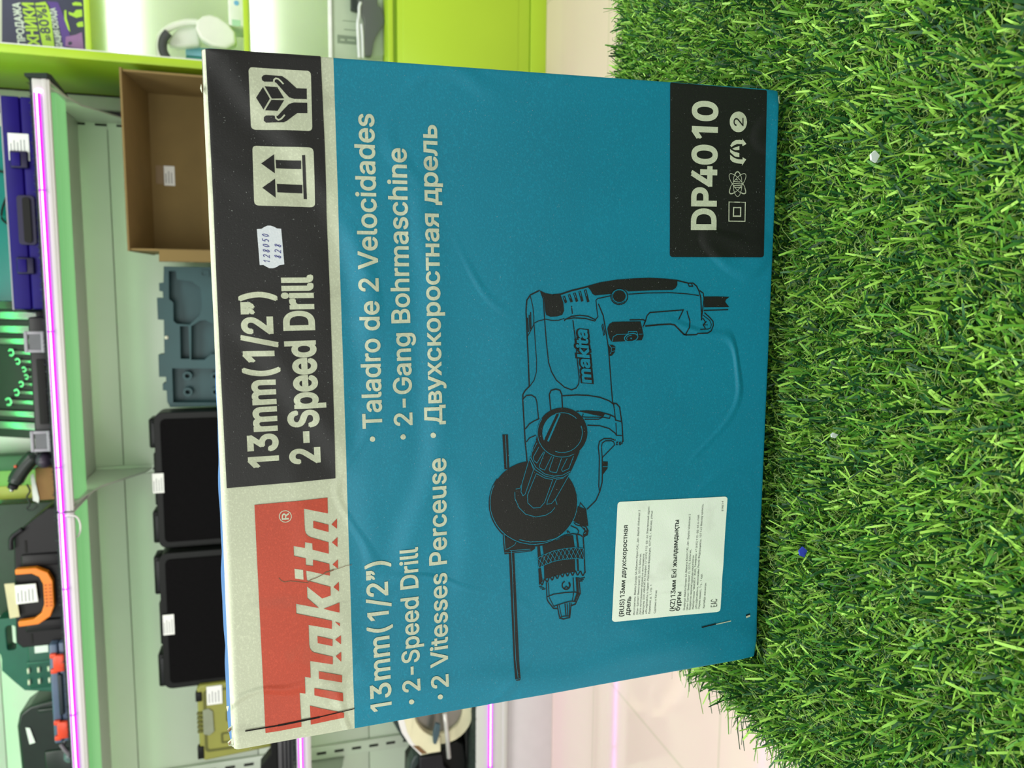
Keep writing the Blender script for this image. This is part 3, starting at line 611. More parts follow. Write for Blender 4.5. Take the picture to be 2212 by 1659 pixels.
b = MB(); b.prism([(-1.2476, 0.3604), (-1.2526, 0.3467), (-1.2823, 0.3494), (-1.3125, 0.3591), (-1.3097, 0.3673), (-1.2793, 0.3686)], 2.108, 2.121, mat('saw_lever', (58, 84, 92), 0.4), 0.002); b.build('lever', t, 'blue-grey lever')
b = MB(); b.prism([(-1.3726, 0.3902), (-1.3722, 0.3396), (-1.3451, 0.2869), (-1.358, 0.2624), (-1.4136, 0.2536), (-1.5344, 0.2561), (-1.5025, 0.4286), (-1.4211, 0.4267)], 2.166, 2.28, BLACKP, 0.012, 3); b.build('motor_housing', t)
b = MB(); b.prism([(-1.3642, 0.4034), (-1.3656, 0.3336), (-1.4033, 0.3294), (-1.4342, 0.3054), (-1.5081, 0.3267), (-1.4937, 0.4039)], 2.140, 2.1655, DARKP, 0.005)
b.box(-1.4394, -1.4074, 2.1375, 2.141, 0.3833, 0.3913, SLOT, 0.001)
b.box(-1.4421, -1.4101, 2.1375, 2.141, 0.368, 0.376, SLOT, 0.001)
b.box(-1.4448, -1.4128, 2.1375, 2.141, 0.3527, 0.3607, SLOT, 0.001)
b.box(-1.4475, -1.4155, 2.1375, 2.141, 0.3373, 0.3453, SLOT, 0.001)
b.box(-1.4503, -1.4183, 2.1375, 2.141, 0.3218, 0.3298, SLOT, 0.001)
b.build('motor_cap', t)
b = MB(); b.prism([(-1.1714, 0.4853), (-1.253, 0.4792), (-1.2843, 0.4644), (-1.3129, 0.4496), (-1.3314, 0.4345), (-1.2927, 0.448), (-1.2547, 0.4588), (-1.1749, 0.4609)], 2.166, 2.20, mat('saw_handle_dark', (40, 56, 54), 0.4), 0.004); b.build('handle', t)
b = MB(); b.prism([(-1.3687, 0.3958), (-1.3772, 0.4154), (-1.3989, 0.4266), (-1.4561, 0.438), (-1.5294, 0.444), (-1.532, 0.4301), (-1.4591, 0.4213), (-1.4171, 0.4072), (-1.3975, 0.3917)], 2.1665, 2.22, MATS['saw_handle_dark'], 0.006); b.build('rear_handle', t)
b = MB(); b.ball((-1.3323, 2.16, 0.3027), (0.008, 0.008, 0.006), mat('saw_red_button', (170, 40, 50), 0.35)); b.build('button', t, 'red button')
b = MB(); b.box(-1.50, -1.20, 2.172, 2.27, ZS3, ZS3 + 0.006, mat('saw_shoe', (60, 62, 60), 0.4, metal=0.6), 0.001); b.build('base_plate', t)

# ------------------------------------------------------------------ lime display cabinet
K = thing('display_cabinet', (0.95, 2.43, 0), 'lime green display cabinet with white lit shelves, right of the wall shelving', 'cabinet')
b = MB(); b.box(0.575, 0.596, 2.26, 2.65, 0, 2.05, LIME, 0.001); b.build('side_panel', K)
b = MB(); b.box(1.60, 1.621, 2.26, 2.65, 0, 2.05, LIME, 0.001); b.build('side_panel', K)
b = MB(); b.box(0.596, 1.60, 2.63, 2.65, 0.0, 2.05, CABWHITE); b.build('back_panel', K)
for z in (1.2065, 0.829, 0.448, 2.03):
    b = MB(); b.box(0.5965, 1.5995, 2.262, 2.63, z, z + 0.0135, LIME, 0.0008); b.build('shelf_board', K)
b = MB(); b.box(0.596, 0.5985, 2.275, 2.63, 0.46, 2.03, CABWHITE); b.box(0.5965, 0.599, 2.262, 2.266, 0.46, 2.03, mat('edge_glow_strip', (235, 240, 240), 0.3)); b.build('inner_lining', K)
for z in (1.2065, 0.829, 2.03):
    b = MB(); b.box(0.61, 1.59, 2.598, 2.628, z - 0.022, z - 0.002, WHITE_E, 0.004); b.build('led_bar', K, 'white light bar under the shelf')
b = MB(); b.box(0.5965, 1.5995, 2.28, 2.30, 0.0, 0.447, LIME); b.build('base_front', K)
b = MB(); b.box(0.603, 1.10, 2.262, 2.2795, 0.050, 0.436, LIME, 0.0012); b.box(0.625, 1.08, 2.2605, 2.263, 0.085, 0.42, LIME, 0.001); b.build('door', K)
b = MB(); b.box(1.104, 1.595, 2.262, 2.2795, 0.050, 0.436, LIME, 0.0012); b.build('door', K)
b = MB(); b.box(0.5965, 1.5995, 2.258, 2.279, 0.0, 0.048, LIME, 0.001); b.build('plinth', K)

t = thing('poster', (0.76, 2.32, 1.2205), 'purple and lime sale poster standing on the cabinet shelf, reading up to 80 percent', 'poster')
NAVY = mat('poster_navy', (58, 62, 84), 0.4, var=0.15, vscale=12); PLIME = mat('poster_lime', (170, 214, 66), 0.4, var=0); PWH = mat('poster_white', (196, 214, 196), 0.4, var=0)
PPUR = mat('poster_purple', (88, 66, 140), 0.4, var=0.1, vscale=15); PPINK = mat('poster_pink', (150, 112, 164), 0.4, var=0.1)
b = MB(); b.prism([(0.7926, 1.4109), (0.6048, 1.4217), (0.6113, 1.2333), (0.8152, 1.2235)], 2.320, 2.3215, NAVY); b.build('sheet', t)
b = MB()
b.prism([(0.7161, 1.3416), (0.7219, 1.3186), (0.7125, 1.3134), (0.6941, 1.3081), (0.6132, 1.3035), (0.6124, 1.3301), (0.6522, 1.3352), (0.6908, 1.3393)], 2.3192, 2.3198, PLIME)
b.prism([(0.7233, 1.3159), (0.7239, 1.2899), (0.6644, 1.2699), (0.6444, 1.2667), (0.6117, 1.2779), (0.6112, 1.2831), (0.6625, 1.2889), (0.7108, 1.3083)], 2.3192, 2.3198, PPUR)
b.prism([(0.6412, 1.2764), (0.6479, 1.2539), (0.6562, 1.2386), (0.6138, 1.2364), (0.6184, 1.2786)], 2.3188, 2.3194, PPINK)
b.prism([(0.6269, 1.2718), (0.6309, 1.2663), (0.6279, 1.2617), (0.622, 1.2647), (0.6208, 1.2711)], 2.3184, 2.319, NAVY)
b.prism([(0.7252, 1.2574), (0.7289, 1.2499), (0.7286, 1.2372), (0.721, 1.2344), (0.7197, 1.2566)], 2.3188, 2.3194, PLIME)
b.prism([(0.7029, 1.2669), (0.7008, 1.2555), (0.7092, 1.2498), (0.7118, 1.2359), (0.695, 1.2357), (0.6901, 1.2497), (0.6963, 1.2662)], 2.3188, 2.3194, PLIME)
b.prism([(0.6754, 1.2504), (0.6806, 1.2438), (0.6826, 1.2352), (0.6702, 1.2342), (0.6678, 1.2476)], 2.3188, 2.3194, PLIME)
b.prism([(0.7053, 1.2763), (0.7069, 1.272), (0.6867, 1.272), (0.6691, 1.2676), (0.6536, 1.2652), (0.6598, 1.2702), (0.6839, 1.2774)], 2.3188, 2.3194, PLIME)
letter_plate(b, 'ПРОДАЖА', 0.6116, 1.368, 0.714, 1.3757, 0.0165, 2.3185, PWH, 0.03, 0.0)
letter_plate(b, 'ХНИКИ', 0.6128, 1.3371, 0.7161, 1.346, 0.0243, 2.3185, PLIME, 0.03, 0.0)
letter_plate(b, '80%!', 0.6451, 1.3112, 0.7135, 1.319, 0.0209, 2.3183, NAVY, 0.02, 0.0)
letter_plate(b, 'до', 0.6276, 1.3121, 0.6414, 1.3142, 0.0115, 2.3183, NAVY, 0.02, 0.0)
letter_plate(b, 'ДАЦИЯ СКЛАДА', 0.6148, 1.2866, 0.7092, 1.297, 0.0121, 2.3183, PWH, 0.03, 0.0)
b.build('print', t)

t = thing('headphones', (0.68, 2.4, 0.8425), 'white rounded headset with a dark inner band, on the lit cabinet shelf', 'headphones')
HW = mat('headset_white', (226, 234, 222), 0.35, var=0.02); HD = mat('headset_dark', (66, 70, 72), 0.6)
b = MB(); b.tube(smoothline([(0.6149, 2.4, 1.0472), (0.6315, 2.4, 1.064), (0.6553, 2.4, 1.0683), (0.6797, 2.4, 1.065), (0.7015, 2.4, 1.0512), (0.7179, 2.4, 1.0288), (0.7294, 2.4, 0.9991), (0.733, 2.4, 0.9695), (0.7294, 2.4, 0.9459)], 5), 0.009, HW, 14); b.build('headband', t)
b = MB(); b.tube(smoothline([(0.6316, 2.395, 1.0489), (0.646, 2.395, 1.0564), (0.6639, 2.395, 1.0578), (0.6824, 2.395, 1.0527), (0.697, 2.395, 1.042)], 5), 0.012, HD, 12); b.build('padding', t, 'dark inner band')
b = MB(); b.prism([(0.7041, 0.9701), (0.7242, 0.965), (0.7393, 0.9498), (0.7448, 0.9319), (0.7418, 0.9112), (0.7263, 0.8849), (0.7053, 0.8669), (0.6748, 0.8653), (0.66, 0.8929), (0.6628, 0.9286), (0.6783, 0.9562)], 2.355, 2.395, HW, 0.012, 4); b.build('ear_cup', t)
b = MB(); b.prism([(0.6702, 1.0521), (0.7003, 1.0392), (0.7233, 1.0222), (0.7339, 0.9922), (0.7336, 0.9655), (0.6772, 0.9614), (0.6651, 1.0243)], 2.415, 2.445, HW, 0.01, 4); b.build('ear_cup', t)
t2 = thing('package', (0.63, 2.42, 0.8425), 'small light blue and teal box under the white headset on the cabinet shelf', 'package')
b = MB(); b.box(0.636, 0.6553, 2.447, 2.52, 0.8428, 1.0051, mat('box_teal', (60, 150, 138), 0.4), 0.002); b.box(0.6563, 0.6805, 2.447, 2.52, 0.8428, 1.0051, mat('box_light_blue', (126, 190, 214), 0.4), 0.002); b.build('body', t2)
t = thing('package', (0.85, 2.42, 0.8425), 'long white package with a blue dot lying on the lit cabinet shelf', 'package')
b = MB(); b.box(0.722, 0.98, 2.36, 2.46, 0.8428, 0.884, mat('package_white', (224, 232, 222), 0.35), 0.004); b.build('body', t)
b = MB(); b.prism(circ(0.782, 0.862, 0.0065), 2.3585, 2.3605, mat('package_blue', (110, 176, 222), 0.4)); b.build('dot', t, 'blue dot')
b = MB(); b.prism([(0.722, 0.853), (0.738, 0.853), (0.738, 0.875), (0.722, 0.875)], 2.3592, 2.3605, mat('package_mint', (170, 214, 180), 0.4)); b.build('corner_print', t)
b = MB(); b.prism(rounded(0.80, 0.82, 0.857, 0.871, 0.003), 2.3585, 2.3605, mat('package_print', (120, 130, 150), 0.4)); b.build('print', t)

t = thing('blister_pack', (0.80, 2.35, 0.4625), 'grey hanging card pack with a dark tool under clear plastic, in the lower cabinet bay', 'package')
CARD = mat('card_grey_green', (170, 190, 162), 0.6, var=0.03); CLEAR = mat('clear_plastic', (235, 245, 240), 0.08, var=0, alpha=0.10); CARDP = mat('card_print', (120, 140, 116), 0.6)
b = MB(); b.box(0.6596, 1.02, 2.365, 2.45, 0.4635, 0.6102, CARD, 0.001); b.box(0.6596, 1.02, 2.358, 2.366, 0.6074, 0.6179, mat('card_edge_white', (236, 244, 240), 0.4), 0.001)
b.box(0.7669, 0.768, 2.3635, 2.3655, 0.5385, 0.5766, CARDP)
b.box(0.743, 0.7446, 2.3635, 2.3655, 0.5389, 0.5731, CARDP)
b.box(0.7046, 0.727, 2.3635, 2.3655, 0.5381, 0.5926, CARDP)
b.box(0.712, 0.7165, 2.3625, 2.3655, 0.5723, 0.5838, CARD)
b.box(0.7135, 0.7172, 2.3625, 2.3655, 0.5438, 0.5645, CARD)
b.build('card', t)
b = MB(); b.prism([(0.8223, 0.5249), (0.8297, 0.4805), (0.8096, 0.48), (0.8068, 0.4708), (0.7689, 0.458), (0.7309, 0.4821), (0.7096, 0.4916), (0.6708, 0.4986), (0.6691, 0.517), (0.7651, 0.5197), (0.7856, 0.5279)], 2.335, 2.362, mat('dark_tool_body', (36, 50, 44), 0.4, var=0.06), 0.004); b.prism([(0.8613, 0.5553), (0.7927, 0.5556), (0.7899, 0.535), (0.8234, 0.5268), (0.8699, 0.4807)], 2.34, 2.362, MATS['dark_tool_body'], 0.003); b.build('tool', t, 'dark grey tool')
b = MB(); b.tube(smoothline([(0.8113, 2.332, 0.5284), (0.7984, 2.332, 0.533), (0.776, 2.332, 0.5339), (0.7519, 2.332, 0.5381), (0.7047, 2.332, 0.5368), (0.6598, 2.332, 0.5348)], 4), 0.0042, mat('clear_rib', (226, 234, 236), 0.2)); b.tube(smoothline([(0.753, 2.332, 0.5278), (0.7183, 2.332, 0.525), (0.6607, 2.332, 0.5244)], 4), 0.0036, MATS['clear_rib']); b.build('plastic_edge', t)
b = MB(); b.prism([(0.8509, 0.5374), (0.6619, 0.5399), (0.6695, 0.4645), (0.7466, 0.4645), (0.8606, 0.4645)], 2.325, 2.3655, CLEAR, 0.006); b.build('plastic_cover', t, 'clear plastic cover')

# ------------------------------------------------------------------ table and turf
t = thing('display_table', (0.16, 0.35, 0), 'low white table under the green turf mat, carrying the big teal carton', 'table')
TW = mat('table_white', (210, 208, 200), 0.4, var=0.02)
b = MB(); b.box(-0.285, 0.66, 0.03, 0.678, 0.418, 0.4495, TW, 0.002); b.build('tabletop', t)
for x in (-0.25, 0.60):
    for y in (0.07, 0.63):
        b = MB(); b.box(x, x + 0.035, y, y + 0.035, 0.0, 0.418, TW, 0.002); b.build('leg', t)

ROT = Matrix([(0.999787, 0.011797, -0.016963), (-0.012145, 0.999714, -0.020589), (0.016715, 0.020791, 0.999644)])
ORG = Vector((-0.23872, 0.42299, 0.4674))
CORN = [[-6,3263],[3590,3236],[3618,-4],[13,6]]
TEALB = [[3602,2622],[2987,2617],[1997,2619],[1236,2622],[249,2621],[-5,2622]]
CREASE = {'main': [[3566,3194],[3393,3087],[3311,3016],[3208,2901],[3100,2817],[2989,2765],[2878,2666],[2693,2591],[2504,2550],[2263,2545]],'second': [[2132,3036],[2035,2972],[1838,2865],[1657,2731],[1527,2651],[1448,2622],[1243,2611]],'third': [[1520,2896],[1345,2884],[1214,2842],[1036,2844],[933,2847]],'fourth': [[909,2756],[759,2707],[566,2656],[476,2596],[310,2576]],'teal1': [[2889,2246],[2685,2225],[2564,2185],[2457,2182],[2281,2185],[2194,2194],[2043,2177],[1853,2180],[1621,2169],[1464,2195],[1346,2228],[1157,2319],[1034,2353]],'teal2': [[1350,2061],[1240,2022],[942,2013],[781,2042]],'teal3': [[1063,2624],[979,2569],[897,2547],[736,2539],[497,2558],[419,2578]],'under': [[2879,2609],[2599,2587],[2288,2544],[2019,2547],[1623,2583],[1265,2574],[1058,2575]],'low': [[382,995],[294,803],[209,539],[242,339],[228,132]],'low2': [[429,677],[324,476],[168,268]],'low3': [[997,660],[624,285],[559,6]]}
POLYS = [
(1,'black','header_band',[[3590,3217],[3592,3088],[3597,2682],[3170,2677],[2808,2679],[2435,2676],[1975,2676],[1445,2679],[1438,3224],[1974,3224],[2414,3222],[2863,3217],[3256,3216]]),
(2,'cream','handling_symbol',[[3492,3025],[3500,3024],[3506,3021],[3511,3017],[3513,3011],[3514,3003],[3518,2754],[3518,2746],[3515,2740],[3511,2735],[3505,2733],[3497,2732],[3252,2735],[3244,2736],[3238,2738],[3233,2743],[3230,2749],[3229,2758],[3224,3004],[3225,3012],[3228,3018],[3232,3023],[3238,3025],[3246,3026]]),
(2,'cream','handling_symbol2',[[3125,3024],[3133,3023],[3139,3021],[3144,3016],[3146,3010],[3147,3002],[3149,2756],[3148,2748],[3145,2742],[3141,2737],[3134,2734],[3126,2733],[2881,2734],[2873,2735],[2867,2737],[2862,2742],[2859,2749],[2858,2757],[2859,3005],[2860,3013],[2863,3019],[2867,3024],[2874,3026],[2882,3027]]),
(3,'black','handling_symbol',[[3372,2996],[3425,2962],[3372,2932],[3318,2964]]),
(3,'black','handling_symbol',[[3429,2954],[3430,2895],[3379,2865],[3373,2923]]),
(3,'black','handling_symbol',[[3367,2925],[3370,2865],[3316,2898],[3315,2957]]),
(3,'black','handling_symbol',[[3484,2946],[3484,2870],[3469,2847],[3431,2803],[3433,2755],[3382,2756],[3380,2818],[3385,2840],[3402,2857],[3449,2898],[3454,2908],[3451,2955],[3457,2965],[3471,2966],[3481,2957]]),
(3,'black','handling_symbol',[[3258,2955],[3263,2871],[3272,2855],[3312,2805],[3315,2756],[3365,2755],[3362,2819],[3353,2843],[3327,2868],[3292,2899],[3290,2909],[3293,2920],[3291,2954],[3283,2964],[3267,2965]]),
(3,'black','handling_symbol2',[[3063,2986],[3111,2923],[3018,2923]]),
(3,'black','handling_symbol2',[[3084,2917],[3084,2795],[3043,2796],[3043,2916]]),
(3,'black','handling_symbol2',[[2946,2986],[2993,2923],[2899,2924]]),
(3,'black','handling_symbol2',[[2967,2916],[2967,2793],[2925,2794],[2926,2915]]),
(3,'black','handling_symbol2',[[3110,2790],[3111,2775],[2897,2773],[2897,2789]]),
(1,'red','brand_logo',[[1343,2724],[1257,2725],[1297,2848],[1215,2848],[1178,2847],[1159,2842],[1146,2832],[1136,2817],[1098,2727],[1035,2728],[1068,2811],[1103,2812],[1114,2849],[1082,2851],[1098,2908],[1043,2908],[1024,2849],[987,2849],[977,2812],[1011,2811],[978,2727],[913,2726],[957,2850],[900,2847],[851,2726],[802,2726],[790,2771],[867,2848],[801,2848],[737,2790],[777,2908],[722,2908],[656,2724],[610,2726],[649,2847],[537,2848],[515,2845],[498,2836],[488,2824],[448,2726],[404,2727],[443,2847],[346,2847],[356,2878],[260,2878],[269,2908],[77,2906],[76,3030],[78,3093],[1338,3094]]),
(1,'red','brand_logo',[[1225,2802],[1194,2724],[1155,2725],[1186,2803]]),
(1,'red','brand_logo',[[1223,2678],[1194,2708],[1168,2680]]),
(1,'red','brand_logo',[[1122,2679],[1096,2709],[1067,2681]]),
(1,'red','brand_logo',[[998,2681],[973,2710],[946,2682]]),
(1,'red','brand_logo',[[872,2680],[847,2710],[819,2681]]),
(1,'red','brand_logo',[[756,2681],[730,2766],[699,2682]]),
(1,'red','brand_logo',[[650,2709],[637,2682],[620,2683]]),
(1,'red','brand_logo',[[579,2803],[548,2724],[510,2725],[539,2803]]),
(1,'red','brand_logo',[[567,2679],[546,2710],[515,2680]]),
(1,'red','brand_logo',[[470,2680],[449,2710],[412,2681]]),
(1,'red','brand_logo',[[376,2803],[332,2680],[292,2681],[333,2803]]),
(1,'red','brand_logo',[[282,2830],[233,2679],[187,2679],[243,2831]]),
(1,'red','brand_logo',[[191,2857],[116,2676],[85,2677],[79,2856]]),
(2,'cream','brand_logo',[[973,2908],[962,2864],[907,2864],[919,2907]]),
(1,'cream','title_lettering',[[113,2284],[108,2285],[103,2288],[100,2292],[99,2297],[100,2303],[103,2308],[107,2312],[113,2314],[118,2315],[124,2314],[128,2311],[131,2307],[132,2302],[131,2297],[128,2292],[124,2288],[119,2285]]),
(1,'cream','title_lettering',[[113,2117],[108,2118],[103,2121],[100,2125],[99,2130],[100,2135],[103,2141],[107,2145],[113,2147],[119,2148],[124,2147],[129,2144],[132,2140],[133,2135],[132,2130],[129,2124],[124,2120],[119,2118]]),
(1,'cream','title_lettering',[[1646,2465],[1641,2466],[1637,2468],[1634,2472],[1632,2477],[1633,2482],[1635,2486],[1638,2490],[1643,2493],[1648,2493],[1653,2492],[1657,2490],[1660,2486],[1662,2481],[1661,2476],[1659,2471],[1656,2468],[1651,2465]]),
(1,'cream','title_lettering',[[1647,2299],[1642,2300],[1638,2303],[1635,2307],[1633,2312],[1634,2317],[1636,2322],[1639,2325],[1644,2328],[1649,2329],[1654,2328],[1658,2325],[1661,2321],[1663,2316],[1663,2311],[1661,2306],[1657,2303],[1652,2300]]),
(1,'cream','title_lettering',[[1647,2134],[1642,2135],[1638,2138],[1634,2142],[1633,2147],[1633,2152],[1635,2157],[1639,2161],[1644,2163],[1649,2164],[1654,2163],[1658,2161],[1661,2157],[1663,2152],[1663,2146],[1660,2142],[1657,2138],[1652,2135]]),
(1,'black','model_panel',[[3592,739],[3598,738],[3603,736],[3607,732],[3609,726],[3610,719],[3610,116],[3610,108],[3607,101],[3604,97],[3599,94],[3592,93],[2643,71],[2636,71],[2630,74],[2626,79],[2624,85],[2623,93],[2621,698],[2622,705],[2624,711],[2628,716],[2633,718],[2640,719]]),
(2,'cream','model_panel',[[3274,334],[3296,319],[3309,295],[3311,267],[3309,250],[3319,254],[3289,223],[3275,250],[3287,252],[3286,286],[3278,307],[3266,325]]),
(2,'cream','model_panel',[[3222,333],[3195,331],[3182,315],[3175,287],[3173,248],[3162,249],[3200,221],[3211,247],[3198,246],[3198,276],[3205,304]]),
(2,'cream','model_panel',[[3257,319],[3266,301],[3274,271],[3252,270],[3250,301]]),
(2,'cream','model_panel',[[3256,334],[3249,326],[3239,300],[3235,270],[3211,269],[3213,299],[3231,325],[3237,333]]),
(2,'cream','model_panel',[[3416,224],[3406,225],[3396,227],[3386,231],[3377,237],[3370,244],[3363,252],[3358,261],[3355,271],[3354,281],[3354,291],[3356,301],[3360,311],[3366,320],[3372,327],[3381,333],[3390,338],[3399,341],[3410,342],[3420,342],[3430,340],[3439,336],[3448,330],[3456,323],[3462,315],[3467,306],[3470,296],[3472,286],[3472,276],[3469,266],[3466,256],[3460,247],[3453,240],[3445,234],[3436,229],[3426,226]]),
(1,'paper','product_sticker',[[1147,1032],[1155,1031],[1161,1028],[1165,1023],[1168,1016],[1168,1007],[1135,294],[1134,285],[1130,277],[1126,272],[1119,269],[1110,269],[399,292],[391,293],[384,296],[379,302],[377,309],[376,319],[412,1032],[414,1041],[417,1047],[422,1052],[429,1055],[437,1055]]),
(2,'sticker','price_sticker',[[2744,3020],[2746,2998],[2755,2984],[2762,2969],[2762,2953],[2757,2938],[2749,2924],[2748,2904],[2571,2896],[2567,2920],[2557,2935],[2552,2952],[2552,2969],[2560,2984],[2568,2997],[2567,3014]]),
(1,'black','drill_drawing',[[2430,1526],[2416,1496],[2409,1453],[2410,1407],[2362,1389],[2316,1384],[2293,1396],[2285,1425],[2284,1467],[2294,1492],[2324,1499],[2390,1506]]),
(1,'black','drill_drawing',[[2448,1254],[2470,1167],[2486,1057],[2493,945],[2496,846],[2491,746],[2484,665],[2458,664],[2441,675],[2429,694],[2428,829],[2422,985],[2431,1000],[2439,1026],[2438,1056],[2423,1081],[2409,1094],[2401,1195],[2410,1210],[2434,1225],[2447,1239]]),
(1,'black','drill_drawing',[[2395,1001],[2388,1002],[2381,1005],[2375,1009],[2370,1014],[2366,1021],[2363,1029],[2362,1037],[2362,1046],[2364,1054],[2367,1062],[2371,1069],[2376,1074],[2383,1078],[2389,1081],[2396,1082],[2403,1081],[2410,1078],[2416,1074],[2421,1068],[2425,1061],[2428,1054],[2429,1045],[2429,1037],[2427,1029],[2424,1021],[2420,1014],[2414,1009],[2408,1005],[2401,1002]]),
(1,'black','drill_drawing',[[2388,481],[2388,395],[2384,305],[2368,329],[2354,333],[2323,304],[2324,479]]),
(1,'black','drill_drawing',[[2210,1115],[2234,1105],[2247,1083],[2248,1015],[2247,902],[2199,889],[2164,881],[2136,892],[2136,938],[2133,1013],[2132,1066],[2131,1084],[2142,1096],[2169,1107]]),
(2,'teal','drill_drawing',[[2149,957],[2146,958],[2145,960],[2145,964],[2146,966],[2149,967],[2152,967],[2154,964],[2154,961],[2152,958]]),
(1,'black','drill_drawing',[[2115,1110],[2115,1081],[2103,1062],[2072,1065],[2052,1083],[2049,1098],[2073,1104]]),
(1,'black','drill_drawing',[[1734,1291],[1727,1195],[1711,1123],[1693,1134],[1708,1194]]),
(1,'black','drill_drawing',[[1425,1138],[1421,1100],[1381,1101],[1343,1132]]),
(1,'black','drill_drawing',[[1627,1754],[1625,1721],[1428,1713],[1424,1742]]),
(1,'black','drill_drawing',[[1190,1293],[1167,1294],[1145,1297],[1123,1302],[1102,1310],[1082,1319],[1063,1331],[1046,1345],[1029,1360],[1014,1377],[1001,1396],[990,1416],[981,1437],[973,1459],[968,1482],[964,1506],[963,1530],[964,1554],[966,1578],[971,1602],[978,1626],[986,1649],[997,1671],[1009,1692],[1023,1713],[1038,1732],[1055,1749],[1072,1765],[1091,1780],[1111,1792],[1132,1803],[1153,1812],[1175,1819],[1197,1824],[1219,1826],[1241,1827],[1263,1826],[1284,1822],[1305,1816],[1325,1809],[1344,1799],[1363,1788],[1380,1775],[1395,1760],[1410,1744],[1422,1726],[1434,1707],[1443,1686],[1451,1665],[1456,1643],[1460,1620],[1462,1597],[1462,1573],[1460,1549],[1456,1525],[1450,1502],[1442,1478],[1432,1456],[1420,1434],[1407,1413],[1392,1394],[1376,1375],[1358,1359],[1339,1344],[1319,1330],[1298,1319],[1276,1309],[1253,1302],[1231,1297],[1208,1293]]),
(1.35,'black','drill_drawing',[[1606,1547],[1516,1577],[1471,1591],[1330,1635],[1265,1642],[1191,1484],[1226,1429],[1373,1339],[1444,1304],[1496,1282]]),
(1.6,'black','drill_drawing',[[1606,1234],[1590,1235],[1575,1237],[1560,1242],[1546,1248],[1533,1255],[1521,1264],[1509,1275],[1499,1286],[1490,1299],[1483,1313],[1477,1328],[1472,1343],[1470,1360],[1468,1376],[1469,1392],[1471,1409],[1475,1425],[1480,1441],[1486,1456],[1495,1471],[1504,1484],[1515,1497],[1526,1508],[1539,1519],[1552,1527],[1566,1535],[1581,1540],[1596,1544],[1611,1547],[1626,1547],[1642,1546],[1656,1544],[1671,1540],[1684,1534],[1697,1526],[1710,1517],[1721,1507],[1731,1496],[1739,1483],[1747,1469],[1753,1455],[1757,1439],[1760,1424],[1761,1408],[1761,1391],[1759,1375],[1756,1359],[1751,1343],[1744,1327],[1736,1313],[1727,1299],[1716,1286],[1705,1274],[1692,1264],[1679,1255],[1664,1248],[1649,1242],[1634,1237],[1619,1235]]),
(2,'teal','drill_drawing',[[1577,1505],[1584,1508],[1591,1510],[1598,1512],[1604,1513],[1611,1514],[1618,1515],[1625,1515],[1632,1514],[1639,1514],[1646,1512],[1653,1511],[1659,1509],[1666,1506],[1672,1503],[1678,1500],[1684,1496],[1689,1492],[1695,1488],[1700,1483],[1704,1478],[1709,1473],[1713,1467],[1717,1461],[1720,1455],[1723,1448],[1725,1442],[1728,1435],[1729,1428],[1731,1421]]),
(1,'black','drill_drawing',[[1166,1287],[1140,1234],[1036,1218],[1073,1308],[1079,1317]]),
(1,'black','drill_drawing',[[1068,1315],[1061,1272],[1041,1233],[1008,1216],[981,1221],[970,1246],[988,1254],[1011,1243],[1037,1265],[1051,1301]]),
(1,'black','drill_drawing',[[1048,1752],[1050,1741],[997,1681],[981,1654],[957,1558],[936,1554],[922,1578],[922,1742],[977,1749]]),
(1,'black','drill_drawing',[[944,1717],[944,1684],[147,1648],[139,1654],[141,1675],[152,1682]]),
(1,'black','drill_drawing',[[955,1542],[955,1526],[833,1514],[818,1535]]),
(1,'black','drill_drawing',[[955,1511],[964,1439],[991,1369],[991,1316],[909,1304],[916,1369],[910,1439],[888,1501]]),
(1,'black','drill_drawing',[[989,1298],[988,1287],[905,1276],[907,1287]]),
(1,'black','drill_drawing',[[877,1540],[890,1509],[910,1439],[916,1369],[914,1305],[901,1248],[836,1245],[846,1297],[850,1368],[845,1439],[828,1502],[815,1535]]),
(1,'black','drill_drawing',[[826,1500],[842,1439],[847,1368],[844,1304],[763,1300],[764,1368],[752,1438],[742,1497]]),
(1,'black','drill_drawing',[[810,1535],[815,1519],[731,1507],[708,1530]]),
(1,'black','drill_drawing',[[842,1293],[841,1281],[767,1277],[765,1287]]),
(1,'black','drill_drawing',[[728,1298],[726,1283],[630,1276],[634,1291]]),
(1,'black','drill_drawing',[[629,1291],[625,1273],[577,1298],[580,1309]]),
]
